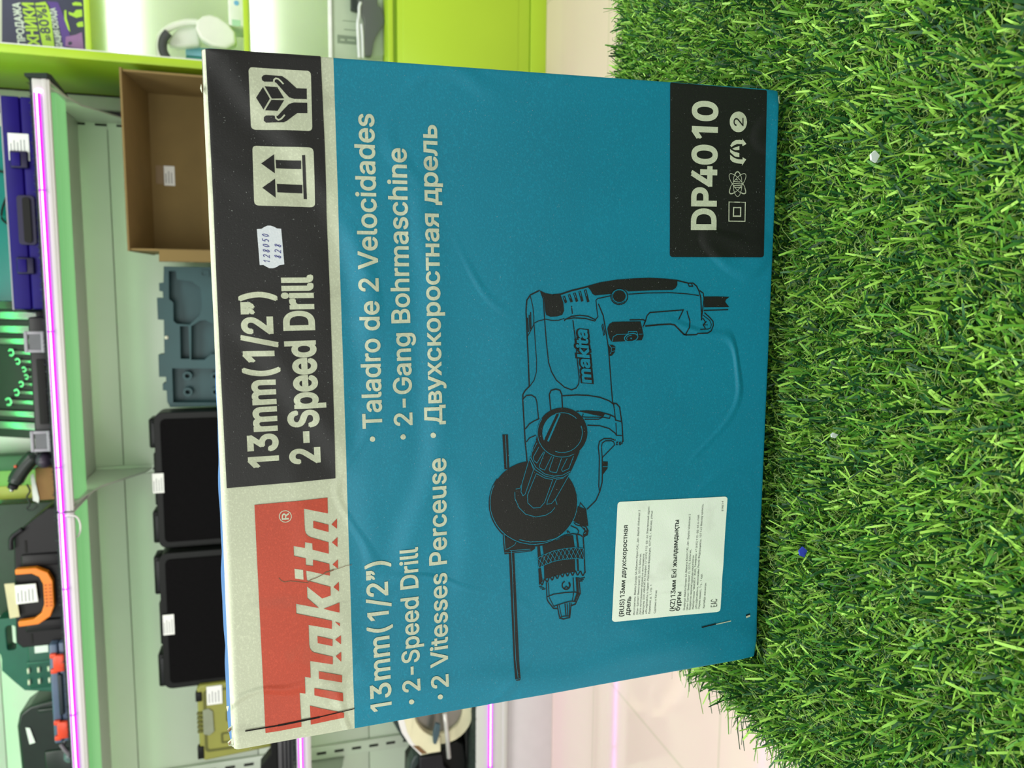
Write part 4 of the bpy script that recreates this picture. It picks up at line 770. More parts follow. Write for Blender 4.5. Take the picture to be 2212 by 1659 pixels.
STROKES = [
(4,'cream','handling_symbol',7.2,[[3453,2910],[3463,2909],[3471,2900],[3469,2889],[3461,2879],[3446,2865]]),
(4,'cream','handling_symbol',7.2,[[3292,2909],[3280,2907],[3273,2897],[3277,2885],[3287,2875],[3299,2865]]),
(2,'cream','brand_logo',4.1,[[1260,2913],[1255,2913],[1251,2915],[1246,2917],[1242,2919],[1239,2923],[1236,2927],[1234,2931],[1233,2936],[1232,2941],[1232,2945],[1234,2950],[1235,2955],[1238,2959],[1241,2963],[1245,2967],[1249,2969],[1254,2971],[1259,2973],[1264,2973],[1269,2973],[1274,2972],[1278,2970],[1282,2968],[1286,2965],[1289,2961],[1292,2957],[1293,2953],[1294,2948],[1294,2943],[1294,2938],[1292,2933],[1290,2929],[1287,2925],[1284,2921],[1280,2918],[1275,2916],[1270,2914],[1265,2913],[1260,2913]]),
(2,'cream','model_panel',5.7,[[2948,330],[2949,217],[2837,215],[2836,327],[2948,330],[2949,217]]),
(2,'cream','model_panel',7.4,[[2916,297],[2917,248],[2867,247],[2866,297],[2916,297],[2917,248]]),
(2,'cream','model_panel',3.1,[[2982,272],[2983,277],[2986,282],[2990,286],[2997,291],[3004,295],[3013,298],[3023,301],[3034,303],[3046,305],[3058,305],[3069,305],[3081,304],[3091,303],[3101,300],[3110,297],[3117,294],[3122,290],[3126,285],[3128,280],[3128,276],[3127,271],[3123,266],[3118,262],[3111,257],[3103,254],[3093,250],[3083,248],[3071,246],[3060,245],[3048,245],[3036,245],[3025,247],[3015,249],[3006,251],[2998,255],[2991,258],[2986,263],[2984,267],[2982,272]]),
(2,'cream','model_panel',3.1,[[3000,219],[2998,224],[2997,229],[2998,236],[3001,244],[3005,253],[3010,263],[3017,272],[3024,282],[3033,291],[3041,300],[3051,309],[3060,316],[3069,323],[3078,328],[3086,332],[3094,334],[3100,335],[3106,334],[3110,332],[3112,328],[3114,323],[3113,317],[3111,310],[3108,301],[3104,292],[3098,283],[3091,273],[3083,264],[3074,254],[3065,245],[3056,237],[3047,230],[3037,224],[3029,220],[3021,217],[3014,215],[3008,215],[3003,216],[3000,219]]),
(2,'cream','model_panel',3.1,[[2996,326],[3000,329],[3004,331],[3010,331],[3017,330],[3025,328],[3034,324],[3044,319],[3053,313],[3063,305],[3073,297],[3082,289],[3091,280],[3098,271],[3105,262],[3110,253],[3114,245],[3116,238],[3117,231],[3116,226],[3114,222],[3110,220],[3105,219],[3098,219],[3090,221],[3082,224],[3073,228],[3063,234],[3053,241],[3043,249],[3034,257],[3025,266],[3017,275],[3010,284],[3004,293],[2999,301],[2996,309],[2995,316],[2995,321],[2996,326]]),
(2,'cream','model_panel',6.1,[[3100,299],[3106,297],[3112,294],[3116,292],[3120,289],[3123,286],[3125,283],[3126,280],[3126,276],[3125,273],[3124,270],[3121,266],[3117,263],[3113,260],[3108,258],[3102,255]]),
(2,'cream','model_panel',6.1,[[3033,224],[3027,221],[3021,219],[3017,217],[3012,217],[3008,217],[3005,218],[3002,220],[3001,222],[3000,226],[2999,230],[3000,234],[3001,239],[3003,245],[3006,251],[3009,257]]),
(2,'cream','model_panel',6.1,[[3008,289],[3004,295],[3001,301],[2999,306],[2997,311],[2997,316],[2997,320],[2998,323],[2999,326],[3002,328],[3005,329],[3009,329],[3013,329],[3018,328],[3024,327],[3030,324]]),
(2,'cream','model_panel',4.4,[[3080,294],[3078,272]]),
(2,'cream','model_panel',4.4,[[3068,299],[3067,257]]),
(2,'cream','model_panel',4.4,[[3056,301],[3056,245]]),
(2,'cream','model_panel',4.4,[[3045,301],[3045,245]]),
(2,'cream','model_panel',4.4,[[3035,298],[3034,247]]),
(3,'blueink','price_sticker_writing',3.8,[[2583,2986],[2591,2995],[2585,2965]]),
(3,'blueink','price_sticker_writing',3.8,[[2609,2989],[2612,2994],[2618,2994],[2619,2987],[2612,2976],[2604,2966],[2617,2967]]),
(3,'blueink','price_sticker_writing',3.8,[[2645,2991],[2642,2995],[2636,2991],[2637,2983],[2642,2974],[2638,2966],[2633,2966],[2632,2973],[2639,2982],[2646,2989]]),
(3,'blueink','price_sticker_writing',3.8,[[2667,2995],[2661,2988],[2658,2975],[2660,2966],[2667,2973],[2670,2987],[2669,2995]]),
(3,'blueink','price_sticker_writing',3.8,[[2699,2996],[2690,2996],[2686,2984],[2693,2984],[2694,2976],[2688,2967],[2681,2968]]),
(3,'blueink','price_sticker_writing',3.8,[[2718,2996],[2712,2988],[2709,2975],[2711,2966],[2718,2973],[2721,2987],[2719,2996]]),
(3,'blueink','price_sticker_writing',3.8,[[2617,2936],[2614,2941],[2608,2936],[2609,2929],[2613,2920],[2610,2912],[2604,2912],[2603,2918],[2611,2927],[2617,2934]]),
(3,'blueink','price_sticker_writing',3.8,[[2633,2933],[2637,2939],[2643,2938],[2644,2931],[2637,2920],[2628,2911],[2642,2911]]),
(3,'blueink','price_sticker_writing',3.8,[[2672,2934],[2668,2938],[2662,2934],[2664,2927],[2668,2917],[2664,2909],[2659,2910],[2658,2916],[2666,2925],[2672,2932]]),
(3,'paper_brown','tear_crack',3.7,[[932,2989],[914,2976],[906,2961],[908,2930],[900,2896],[887,2843],[902,2829],[912,2793],[924,2765],[934,2745]]),
(3,'paper_brown','tear_crack',6.5,[[929,2757],[936,2745],[938,2725],[944,2705]]),
(3,'paper_brown','tear_crack',2.4,[[944,2705],[950,2669],[958,2641],[960,2608]]),
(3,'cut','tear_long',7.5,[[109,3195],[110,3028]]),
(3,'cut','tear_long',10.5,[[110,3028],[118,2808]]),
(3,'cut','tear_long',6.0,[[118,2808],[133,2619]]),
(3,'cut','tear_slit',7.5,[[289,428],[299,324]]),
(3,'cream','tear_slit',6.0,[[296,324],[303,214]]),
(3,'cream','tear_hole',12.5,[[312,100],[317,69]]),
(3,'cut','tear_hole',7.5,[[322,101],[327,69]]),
(1,'black','drill_drawing',7.6,[[2316,1612],[2378,1607],[2407,1586],[2432,1531]]),
(1,'black','drill_drawing',7.6,[[2319,1612],[2240,1608],[2148,1605],[2049,1600],[1892,1594]]),
(1,'black','drill_drawing',7.6,[[1895,1592],[1872,1618],[1850,1632],[1816,1633],[1715,1627],[1571,1618],[1503,1610],[1419,1604]]),
(1,'black','drill_drawing',4.6,[[2400,1586],[2345,1572],[2279,1565],[2240,1567],[2194,1593],[2175,1605]]),
(1,'black','drill_drawing',4.6,[[2249,1565],[2147,1558],[2040,1550],[1974,1551],[1927,1565],[1892,1593]]),
(1,'black','drill_drawing',6.1,[[2280,1603],[2201,1598]]),
(1,'black','drill_drawing',6.1,[[2296,1594],[2207,1589]]),
(1,'black','drill_drawing',6.1,[[2312,1585],[2217,1583]]),
(1,'black','drill_drawing',4.6,[[2249,1565],[2262,1537],[2270,1495],[2262,1453],[2263,1417],[2273,1382]]),
(1,'black','drill_drawing',6.1,[[2430,1527],[2383,1509],[2278,1502],[2145,1491],[2024,1477],[1970,1459],[1922,1430],[1879,1379],[1862,1336],[1872,1307],[1895,1292],[1929,1289],[2025,1301],[2140,1312],[2262,1330]]),
(1,'black','drill_drawing',6.1,[[2342,1339],[2298,1333]]),
(1,'black','drill_drawing',9.1,[[2406,1453],[2409,1407],[2429,1340],[2448,1254],[2470,1167],[2486,1057],[2493,945],[2496,846],[2491,746],[2484,665]]),
(1,'black','drill_drawing',15.2,[[2398,1387],[2361,1372]]),
(2,'teal','drill_drawing',3.8,[[2396,1388],[2380,1380]]),
(1,'black','drill_drawing',15.2,[[2408,1355],[2365,1338]]),
(2,'teal','drill_drawing',3.8,[[2405,1356],[2387,1347]]),
(1,'black','drill_drawing',15.2,[[2416,1322],[2367,1305]]),
(2,'teal','drill_drawing',3.8,[[2413,1323],[2391,1313]]),
(1,'black','drill_drawing',15.2,[[2426,1290],[2368,1273]]),
(2,'teal','drill_drawing',3.8,[[2424,1290],[2397,1281]]),
(1,'black','drill_drawing',15.2,[[2433,1256],[2364,1236]]),
(2,'teal','drill_drawing',3.8,[[2430,1256],[2398,1246]]),
(1,'black','drill_drawing',6.1,[[2264,1382],[2284,1339],[2289,1288],[2283,1238],[2262,1190],[2254,1192]]),
(1,'black','drill_drawing',6.1,[[2258,1382],[2268,1377],[2275,1324],[2270,1252],[2254,1193]]),
(1,'black','drill_drawing',6.8,[[2353,1173],[2285,1142],[2231,1131],[2169,1119],[2094,1106],[1998,1097],[1859,1084],[1771,1075]]),
(1,'black','drill_drawing',5.3,[[2398,1094],[2383,1177],[2373,1188],[2326,1183],[2279,1175],[2262,1190]]),
(1,'black','drill_drawing',6.1,[[2393,988],[2386,988],[2378,990],[2372,994],[2365,998],[2360,1004],[2355,1010],[2352,1018],[2349,1026],[2348,1034],[2347,1043],[2348,1052],[2351,1060],[2354,1068],[2358,1075],[2363,1081],[2369,1086],[2376,1091],[2383,1093],[2390,1095],[2398,1095],[2405,1094],[2412,1091],[2418,1087],[2424,1082],[2429,1076],[2433,1069],[2436,1061],[2438,1053],[2439,1045],[2439,1036],[2437,1027],[2435,1019],[2431,1012],[2426,1005],[2421,999],[2414,994],[2408,991],[2400,989],[2393,988]]),
(1,'black','drill_drawing',3.0,[[2368,1006],[2364,1010],[2360,1016],[2358,1022],[2356,1028],[2354,1035],[2354,1041],[2355,1048],[2356,1055],[2358,1061],[2361,1067],[2365,1072],[2369,1077],[2374,1081],[2379,1084],[2385,1086],[2390,1087],[2396,1088],[2402,1087],[2407,1085]]),
(1,'black','drill_drawing',5.3,[[2406,984],[2412,867],[2413,713],[2405,596],[2394,516]]),
(1,'black','drill_drawing',7.6,[[2484,665],[2468,590],[2468,558],[2450,534],[2422,517],[2380,503],[2331,499],[2246,493]]),
(1,'black','drill_drawing',6.1,[[2468,593],[2450,585],[2450,561],[2468,570]]),
(1,'black','drill_drawing',6.8,[[2424,513],[2408,488],[2373,481],[2303,489],[2247,495]]),
(1,'black','drill_drawing',6.8,[[2305,481],[2307,310]]),
(1,'black','drill_drawing',6.8,[[2292,476],[2263,439],[2238,414],[2213,411],[2181,424],[2168,448],[2167,516],[2160,526],[2160,592],[2164,612],[2185,636]]),
(1,'black','drill_drawing',9.1,[[2160,592],[2164,612],[2222,677],[2227,708],[2225,786],[2219,871]]),
(1,'black','drill_drawing',4.6,[[2276,484],[2245,438],[2220,425],[2199,429],[2192,445],[2192,501]]),
(1,'black','drill_drawing',6.1,[[2260,487],[2235,466],[2218,482],[2196,465]]),
(1,'black','drill_drawing',4.6,[[2239,458],[2218,478],[2217,450]]),
(1,'black','drill_drawing',6.8,[[2164,600],[2206,574],[2241,573],[2304,596]]),
(1,'black','drill_drawing',6.8,[[2212,886],[2246,871],[2281,860],[2298,842],[2303,749],[2310,620],[2253,650]]),
(1,'black','drill_drawing',6.8,[[2257,974],[2257,887],[2250,871],[2233,879]]),
(2,'teal','drill_drawing',3.8,[[2131,1086],[2162,1077],[2175,1052],[2175,984]]),
(2,'teal','drill_drawing',3.8,[[2173,912],[2173,889]]),
(2,'teal','drill_drawing',5.7,[[2161,919],[2156,919],[2151,921],[2146,925],[2141,930],[2137,937],[2134,945],[2131,954],[2130,963],[2130,973],[2131,982],[2133,989],[2136,996],[2140,1001],[2144,1004],[2149,1005],[2155,1005],[2160,1002],[2165,997],[2169,991],[2173,983],[2176,975],[2177,966],[2178,956],[2178,947],[2176,939],[2174,932],[2170,926],[2166,922],[2161,919]]),
(2,'teal','drill_drawing',3.8,[[2174,984],[2190,980],[2189,927],[2168,919]]),
(2,'teal','drill_drawing',3.8,[[2143,986],[2145,989],[2148,991],[2150,992],[2153,991],[2156,990],[2159,987],[2162,983],[2164,978],[2166,973],[2167,967],[2168,960]]),
(2,'teal','drill_drawing',3.8,[[2190,1117],[2162,1107],[2135,1094]]),
(1,'black','drill_drawing',5.3,[[2228,1150],[2235,1143],[2180,1130],[2171,1137],[2228,1150]]),
(2,'teal','drill_drawing',3.8,[[2116,1104],[2097,1088],[2076,1089],[2063,1096]]),
(2,'teal','drill_drawing',3.2,[[2099,1082],[2101,1064]]),
(2,'teal','drill_drawing',3.2,[[2076,1084],[2080,1065]]),
(1,'black','drill_drawing',7.6,[[1750,1464],[1842,1473],[1865,1462],[1871,1433],[1863,1408],[1839,1397],[1760,1391]]),
(1,'black','drill_drawing',6.1,[[1823,1632],[1843,1611],[1844,1582],[1829,1558],[1805,1549],[1706,1538]]),
(1,'black','drill_drawing',6.8,[[1830,1393],[1831,1306],[1825,1233],[1810,1158],[1786,1098],[1760,1064]]),
(1,'black','drill_drawing',7.6,[[1771,1075],[1766,1049],[1744,1029],[1695,1021],[1645,1012],[1534,1003]]),
(1,'black','drill_drawing',6.1,[[1764,1069],[1718,1061],[1668,1055],[1658,1019]]),
(1,'black','drill_drawing',5.3,[[1651,1052],[1576,1046],[1572,1011]]),
(1,'black','drill_drawing',6.8,[[1735,1305],[1733,1232],[1723,1157],[1702,1089],[1686,1059],[1665,1051]]),
(1,'black','drill_drawing',5.3,[[1718,1261],[1701,1268],[1697,1246],[1690,1134],[1681,1093],[1702,1088]]),
(1,'black','drill_drawing',5.3,[[1685,1253],[1680,1164],[1691,1138]]),
(1,'black','drill_drawing',6.1,[[1649,1235],[1641,1156],[1621,1096],[1591,1057],[1576,1046]]),
(1,'black','drill_drawing',6.8,[[1650,1618],[1679,1593],[1694,1565],[1706,1533]]),
(1,'black','drill_drawing',6.1,[[1574,1611],[1597,1593],[1610,1554]]),
(1,'black','drill_drawing',6.5,[[1270,1156],[1446,1155],[1514,1163],[1547,1156],[1562,1128],[1559,1084],[1547,1052]]),
(1,'black','drill_drawing',5.8,[[1452,1137],[1513,1143],[1536,1138],[1548,1117],[1546,1080],[1538,1064],[1519,1058],[1448,1137]]),
(1,'black','drill_drawing',7.2,[[1452,1137],[1336,1134],[1296,1135],[1242,1149],[1190,1173],[1140,1230]]),
(1,'black','drill_drawing',5.1,[[1277,1156],[1249,1152]]),
(1,'black','drill_drawing',7.2,[[1541,1006],[1521,1011]]),
(1,'black','drill_drawing',5.1,[[1533,1048],[1536,1037],[1521,1047],[1519,1034]]),
(1,'black','drill_drawing',5.1,[[1533,1015],[1532,1027],[1525,1027],[1523,1017],[1517,1020],[1519,1029]]),
(2,'teal','drill_drawing',3.0,[[1394,1134],[1391,1100]]),
(2,'teal','drill_drawing',3.0,[[1623,1736],[1433,1728]]),
(1,'black','drill_drawing',6.5,[[973,1426],[966,1443],[961,1461],[956,1479],[953,1497],[952,1516],[951,1535],[952,1554],[954,1573],[957,1592],[962,1611],[967,1629],[974,1648],[982,1665],[991,1682],[1001,1699],[1012,1715],[1024,1730],[1037,1744],[1050,1758],[1064,1770],[1079,1781],[1095,1792],[1111,1801],[1127,1809],[1144,1816],[1161,1822],[1178,1826],[1196,1830],[1213,1832],[1231,1832],[1248,1832],[1265,1830],[1282,1827],[1298,1823],[1314,1817],[1330,1811],[1345,1803],[1359,1794],[1373,1784]]),
(3,'black','drill_drawing',16.3,[[1725,1422],[1589,1491]]),
(2,'teal','drill_drawing',3.6,[[1728,1435],[1730,1426],[1731,1417],[1732,1408],[1733,1399],[1732,1390],[1731,1380],[1729,1371],[1727,1362],[1724,1353],[1720,1344],[1716,1336],[1711,1328],[1706,1320],[1700,1312],[1693,1305]]),
(2,'teal','drill_drawing',3.6,[[1649,1275],[1640,1272],[1630,1269],[1621,1268],[1612,1267],[1603,1267],[1594,1268],[1585,1269],[1576,1271],[1567,1274],[1559,1278],[1551,1282],[1543,1288],[1536,1293],[1530,1300],[1523,1307],[1518,1314],[1513,1322],[1509,1330],[1505,1339],[1502,1348],[1500,1358],[1499,1367],[1498,1377],[1498,1387],[1498,1396],[1500,1406],[1502,1416],[1505,1425],[1508,1435]]),
(2,'teal','drill_drawing',3.6,[[1483,1319],[1480,1328],[1476,1338],[1474,1348],[1472,1359],[1471,1369],[1471,1380],[1471,1390],[1472,1401],[1474,1411],[1476,1422],[1479,1432],[1483,1442],[1487,1452],[1492,1461],[1497,1471],[1503,1479],[1510,1488],[1517,1496],[1524,1503],[1532,1510],[1540,1516],[1549,1522],[1558,1527],[1567,1532],[1576,1536],[1585,1539],[1595,1541],[1605,1543],[1615,1544],[1624,1545],[1634,1544],[1644,1543],[1653,1542],[1662,1539],[1671,1536],[1680,1533],[1689,1528],[1697,1523],[1705,1518]]),
(2,'teal','drill_drawing',10.8,[[1728,1408],[1570,1480]]),
(2,'teal','drill_drawing',3.6,[[1484,1587],[1423,1553],[1379,1498],[1361,1443],[1363,1388],[1383,1339]]),
(2,'teal','drill_drawing',3.6,[[1470,1592],[1408,1557],[1367,1498],[1348,1436],[1351,1380],[1373,1340]]),
(2,'teal','drill_drawing',3.0,[[1516,1579],[1484,1583],[1447,1567]]),
(2,'teal','drill_drawing',3.6,[[1511,1499],[1428,1533],[1414,1526],[1402,1499],[1481,1457]]),
(2,'teal','drill_drawing',3.6,[[1477,1444],[1403,1471],[1389,1464],[1381,1426],[1464,1395]]),
(2,'teal','drill_drawing',3.6,[[1461,1360],[1397,1395],[1385,1388],[1399,1349],[1472,1320]]),
(2,'teal','drill_drawing',3.6,[[1540,1536],[1483,1570],[1462,1564],[1447,1547],[1511,1506]]),
(2,'teal','drill_drawing',3.6,[[1583,1553],[1536,1575],[1516,1574],[1566,1547]]),
(2,'teal','drill_drawing',3.6,[[1386,1550],[1262,1604],[1215,1601],[1182,1567],[1181,1526],[1209,1498],[1341,1449],[1355,1498],[1386,1550]]),
(2,'teal','drill_drawing',3.6,[[1484,1591],[1331,1638],[1285,1643],[1261,1631],[1269,1618],[1410,1567],[1465,1587]]),
(2,'teal','drill_drawing',3.6,[[1368,1342],[1226,1429],[1198,1456],[1197,1484],[1217,1481],[1340,1426],[1346,1380]]),
(2,'teal','drill_drawing',3.6,[[1288,1680],[1248,1679],[1193,1655],[1150,1615],[1127,1553],[1131,1491],[1148,1456],[1173,1433]]),
(2,'teal','drill_drawing',3.6,[[1304,1675],[1308,1648],[1324,1643]]),
(2,'teal','drill_drawing',3.6,[[1223,1432],[1188,1420]]),
(2,'teal','drill_drawing',3.6,[[1235,1296],[1215,1293],[1196,1291],[1176,1292],[1157,1293],[1138,1297],[1119,1302],[1101,1308],[1084,1317],[1068,1326],[1052,1337],[1038,1350],[1024,1363],[1012,1378],[1001,1394],[991,1411],[982,1429],[975,1448],[970,1467],[965,1487],[963,1507],[962,1528],[962,1548],[964,1569],[967,1590],[972,1610],[978,1630],[985,1650],[994,1669],[1004,1687],[1016,1705],[1028,1722],[1041,1738],[1056,1752],[1071,1766],[1087,1778],[1104,1790],[1122,1799],[1140,1808],[1158,1815],[1177,1820],[1195,1825],[1214,1827],[1233,1828],[1252,1828],[1270,1826],[1288,1822],[1306,1818],[1323,1811],[1340,1803]]),
(2,'teal','drill_drawing',3.6,[[1001,1652],[980,1587],[973,1497],[986,1414],[1019,1357]]),
(1,'black','drill_drawing',5.1,[[1165,1277],[1185,1272],[1141,1236]]),
(2,'teal','drill_drawing',4.8,[[1062,1301],[1052,1276]]),
(2,'teal','drill_drawing',4.2,[[1037,1258],[1031,1240],[1013,1232]]),
(2,'teal','drill_drawing',4.2,[[994,1247],[998,1234]]),
(1,'black','drill_drawing',5.8,[[1051,1333],[1030,1293],[1011,1279],[996,1286]]),
(1,'black','drill_drawing',5.8,[[1021,1357],[1008,1336]]),
(1,'black','drill_drawing',5.1,[[1007,1352],[1022,1347]]),
(2,'teal','drill_drawing',3.0,[[950,1739],[957,1715],[973,1681],[988,1673]]),
(2,'teal','drill_drawing',3.0,[[942,1712],[936,1585]]),
(2,'teal','drill_drawing',3.0,[[1044,1745],[956,1739]]),
(2,'teal','drill_drawing',2.4,[[932,1742],[927,1582]]),
(2,'teal','drill_drawing',3.0,[[939,1700],[270,1675],[157,1664]]),
(2,'teal','drill_drawing',3.0,[[151,1679],[150,1651]]),
(1,'black','drill_drawing',6.5,[[956,1551],[958,1509],[975,1439],[996,1369],[1000,1319],[990,1277],[971,1248]]),
(1,'black','drill_drawing',8.0,[[975,1251],[867,1243],[748,1238]]),
(2,'teal','drill_drawing',2.7,[[877,1540],[828,1501]]),
(2,'teal','drill_drawing',2.7,[[877,1540],[815,1535]]),
(2,'teal','drill_drawing',2.7,[[888,1514],[835,1475]]),
(2,'teal','drill_drawing',2.7,[[888,1514],[815,1535]]),
(2,'teal','drill_drawing',2.7,[[896,1488],[842,1449]]),
(2,'teal','drill_drawing',2.7,[[896,1488],[822,1518]]),
(2,'teal','drill_drawing',2.7,[[903,1462],[846,1423]]),
(2,'teal','drill_drawing',2.7,[[903,1462],[831,1492]]),
(2,'teal','drill_drawing',2.7,[[910,1435],[848,1396]]),
(2,'teal','drill_drawing',2.7,[[910,1435],[837,1466]]),
(2,'teal','drill_drawing',2.7,[[912,1409],[850,1370]]),
(2,'teal','drill_drawing',2.7,[[912,1409],[844,1439]]),
(2,'teal','drill_drawing',2.7,[[914,1383],[849,1343]]),
(2,'teal','drill_drawing',2.7,[[914,1383],[847,1413]]),
(2,'teal','drill_drawing',2.7,[[915,1356],[847,1317]]),
(2,'teal','drill_drawing',2.7,[[915,1356],[849,1387]]),
(2,'teal','drill_drawing',2.7,[[915,1329],[844,1290]]),
(2,'teal','drill_drawing',2.7,[[915,1329],[850,1360]]),
(2,'teal','drill_drawing',2.7,[[914,1302],[839,1263]]),
(2,'teal','drill_drawing',2.7,[[914,1302],[848,1334]]),
(2,'teal','drill_drawing',2.7,[[907,1275],[836,1245]]),
(2,'teal','drill_drawing',2.7,[[907,1275],[846,1307]]),
(2,'teal','drill_drawing',2.7,[[901,1248],[836,1245]]),
(2,'teal','drill_drawing',2.7,[[901,1248],[843,1280]]),
(2,'teal','drill_drawing',3.0,[[877,1540],[890,1509],[910,1439],[916,1369],[914,1305],[901,1248]]),
(2,'teal','drill_drawing',3.0,[[836,1245],[846,1297],[850,1368],[845,1439],[828,1502],[815,1535]]),
(1,'black','drill_drawing',7.2,[[726,1530],[725,1524],[711,1514],[710,1508],[740,1498],[740,1492],[725,1482],[724,1476],[750,1466],[750,1460],[732,1450],[732,1444],[758,1434],[757,1428],[738,1418],[737,1412],[763,1402],[762,1396],[743,1385],[742,1380],[768,1369],[767,1364],[745,1353],[745,1347],[767,1337],[767,1331],[745,1320],[744,1315],[767,1304],[766,1298],[742,1288],[742,1282],[761,1271],[761,1265],[736,1255],[735,1249],[755,1238],[754,1232]]),
(1,'black','drill_drawing',5.1,[[699,1530],[700,1509]]),
(1,'black','drill_drawing',5.1,[[690,1524],[689,1498]]),
(1,'black','drill_drawing',5.1,[[680,1512],[681,1489]]),
(1,'black','drill_drawing',5.1,[[717,1273],[720,1238]]),
(1,'black','drill_drawing',5.1,[[709,1270],[709,1245]]),
(1,'black','drill_drawing',5.1,[[701,1272],[700,1252]]),
(1,'black','drill_drawing',6.5,[[719,1484],[619,1480],[600,1473],[552,1438],[546,1409]]),
(1,'black','drill_drawing',7.2,[[725,1278],[626,1267],[560,1298],[553,1329]]),
(1,'black','drill_drawing',5.8,[[631,1477],[641,1438],[642,1367],[637,1302],[624,1267]]),
(1,'black','drill_drawing',5.8,[[564,1439],[571,1409],[579,1366],[583,1331],[576,1293]]),
(1,'black','drill_drawing',5.1,[[718,1472],[629,1466]]),
(1,'black','drill_drawing',6.5,[[729,1314],[642,1308]]),
(1,'black','drill_drawing',5.8,[[637,1309],[582,1318]]),
(1,'black','drill_drawing',4.3,[[625,1466],[568,1438]]),
(1,'black','drill_drawing',7.2,[[703,1342],[699,1338],[694,1335],[688,1333],[682,1333],[677,1334],[672,1336],[667,1339],[664,1343],[662,1348],[661,1354],[661,1360],[663,1366],[666,1371],[670,1376],[675,1380],[680,1382],[686,1384],[692,1384],[697,1383],[702,1381],[706,1377],[709,1373],[711,1367]]),
(1,'black','drill_drawing',6.5,[[702,1342],[680,1335],[667,1342],[679,1359],[667,1371]]),
(1,'black','drill_drawing',6.5,[[572,1415],[485,1398],[476,1373],[480,1333],[572,1325]]),
(1,'black','drill_drawing',4.3,[[568,1402],[491,1386]]),
(1,'black','drill_drawing',6.5,[[572,1365],[490,1357]]),
(1,'black','drill_drawing',5.8,[[572,1351],[489,1346]]),
(1,'black','drill_drawing',5.1,[[575,1336],[487,1337]]),
(1,'black','drill_drawing',5.1,[[489,1398],[494,1373],[490,1334]]),
]
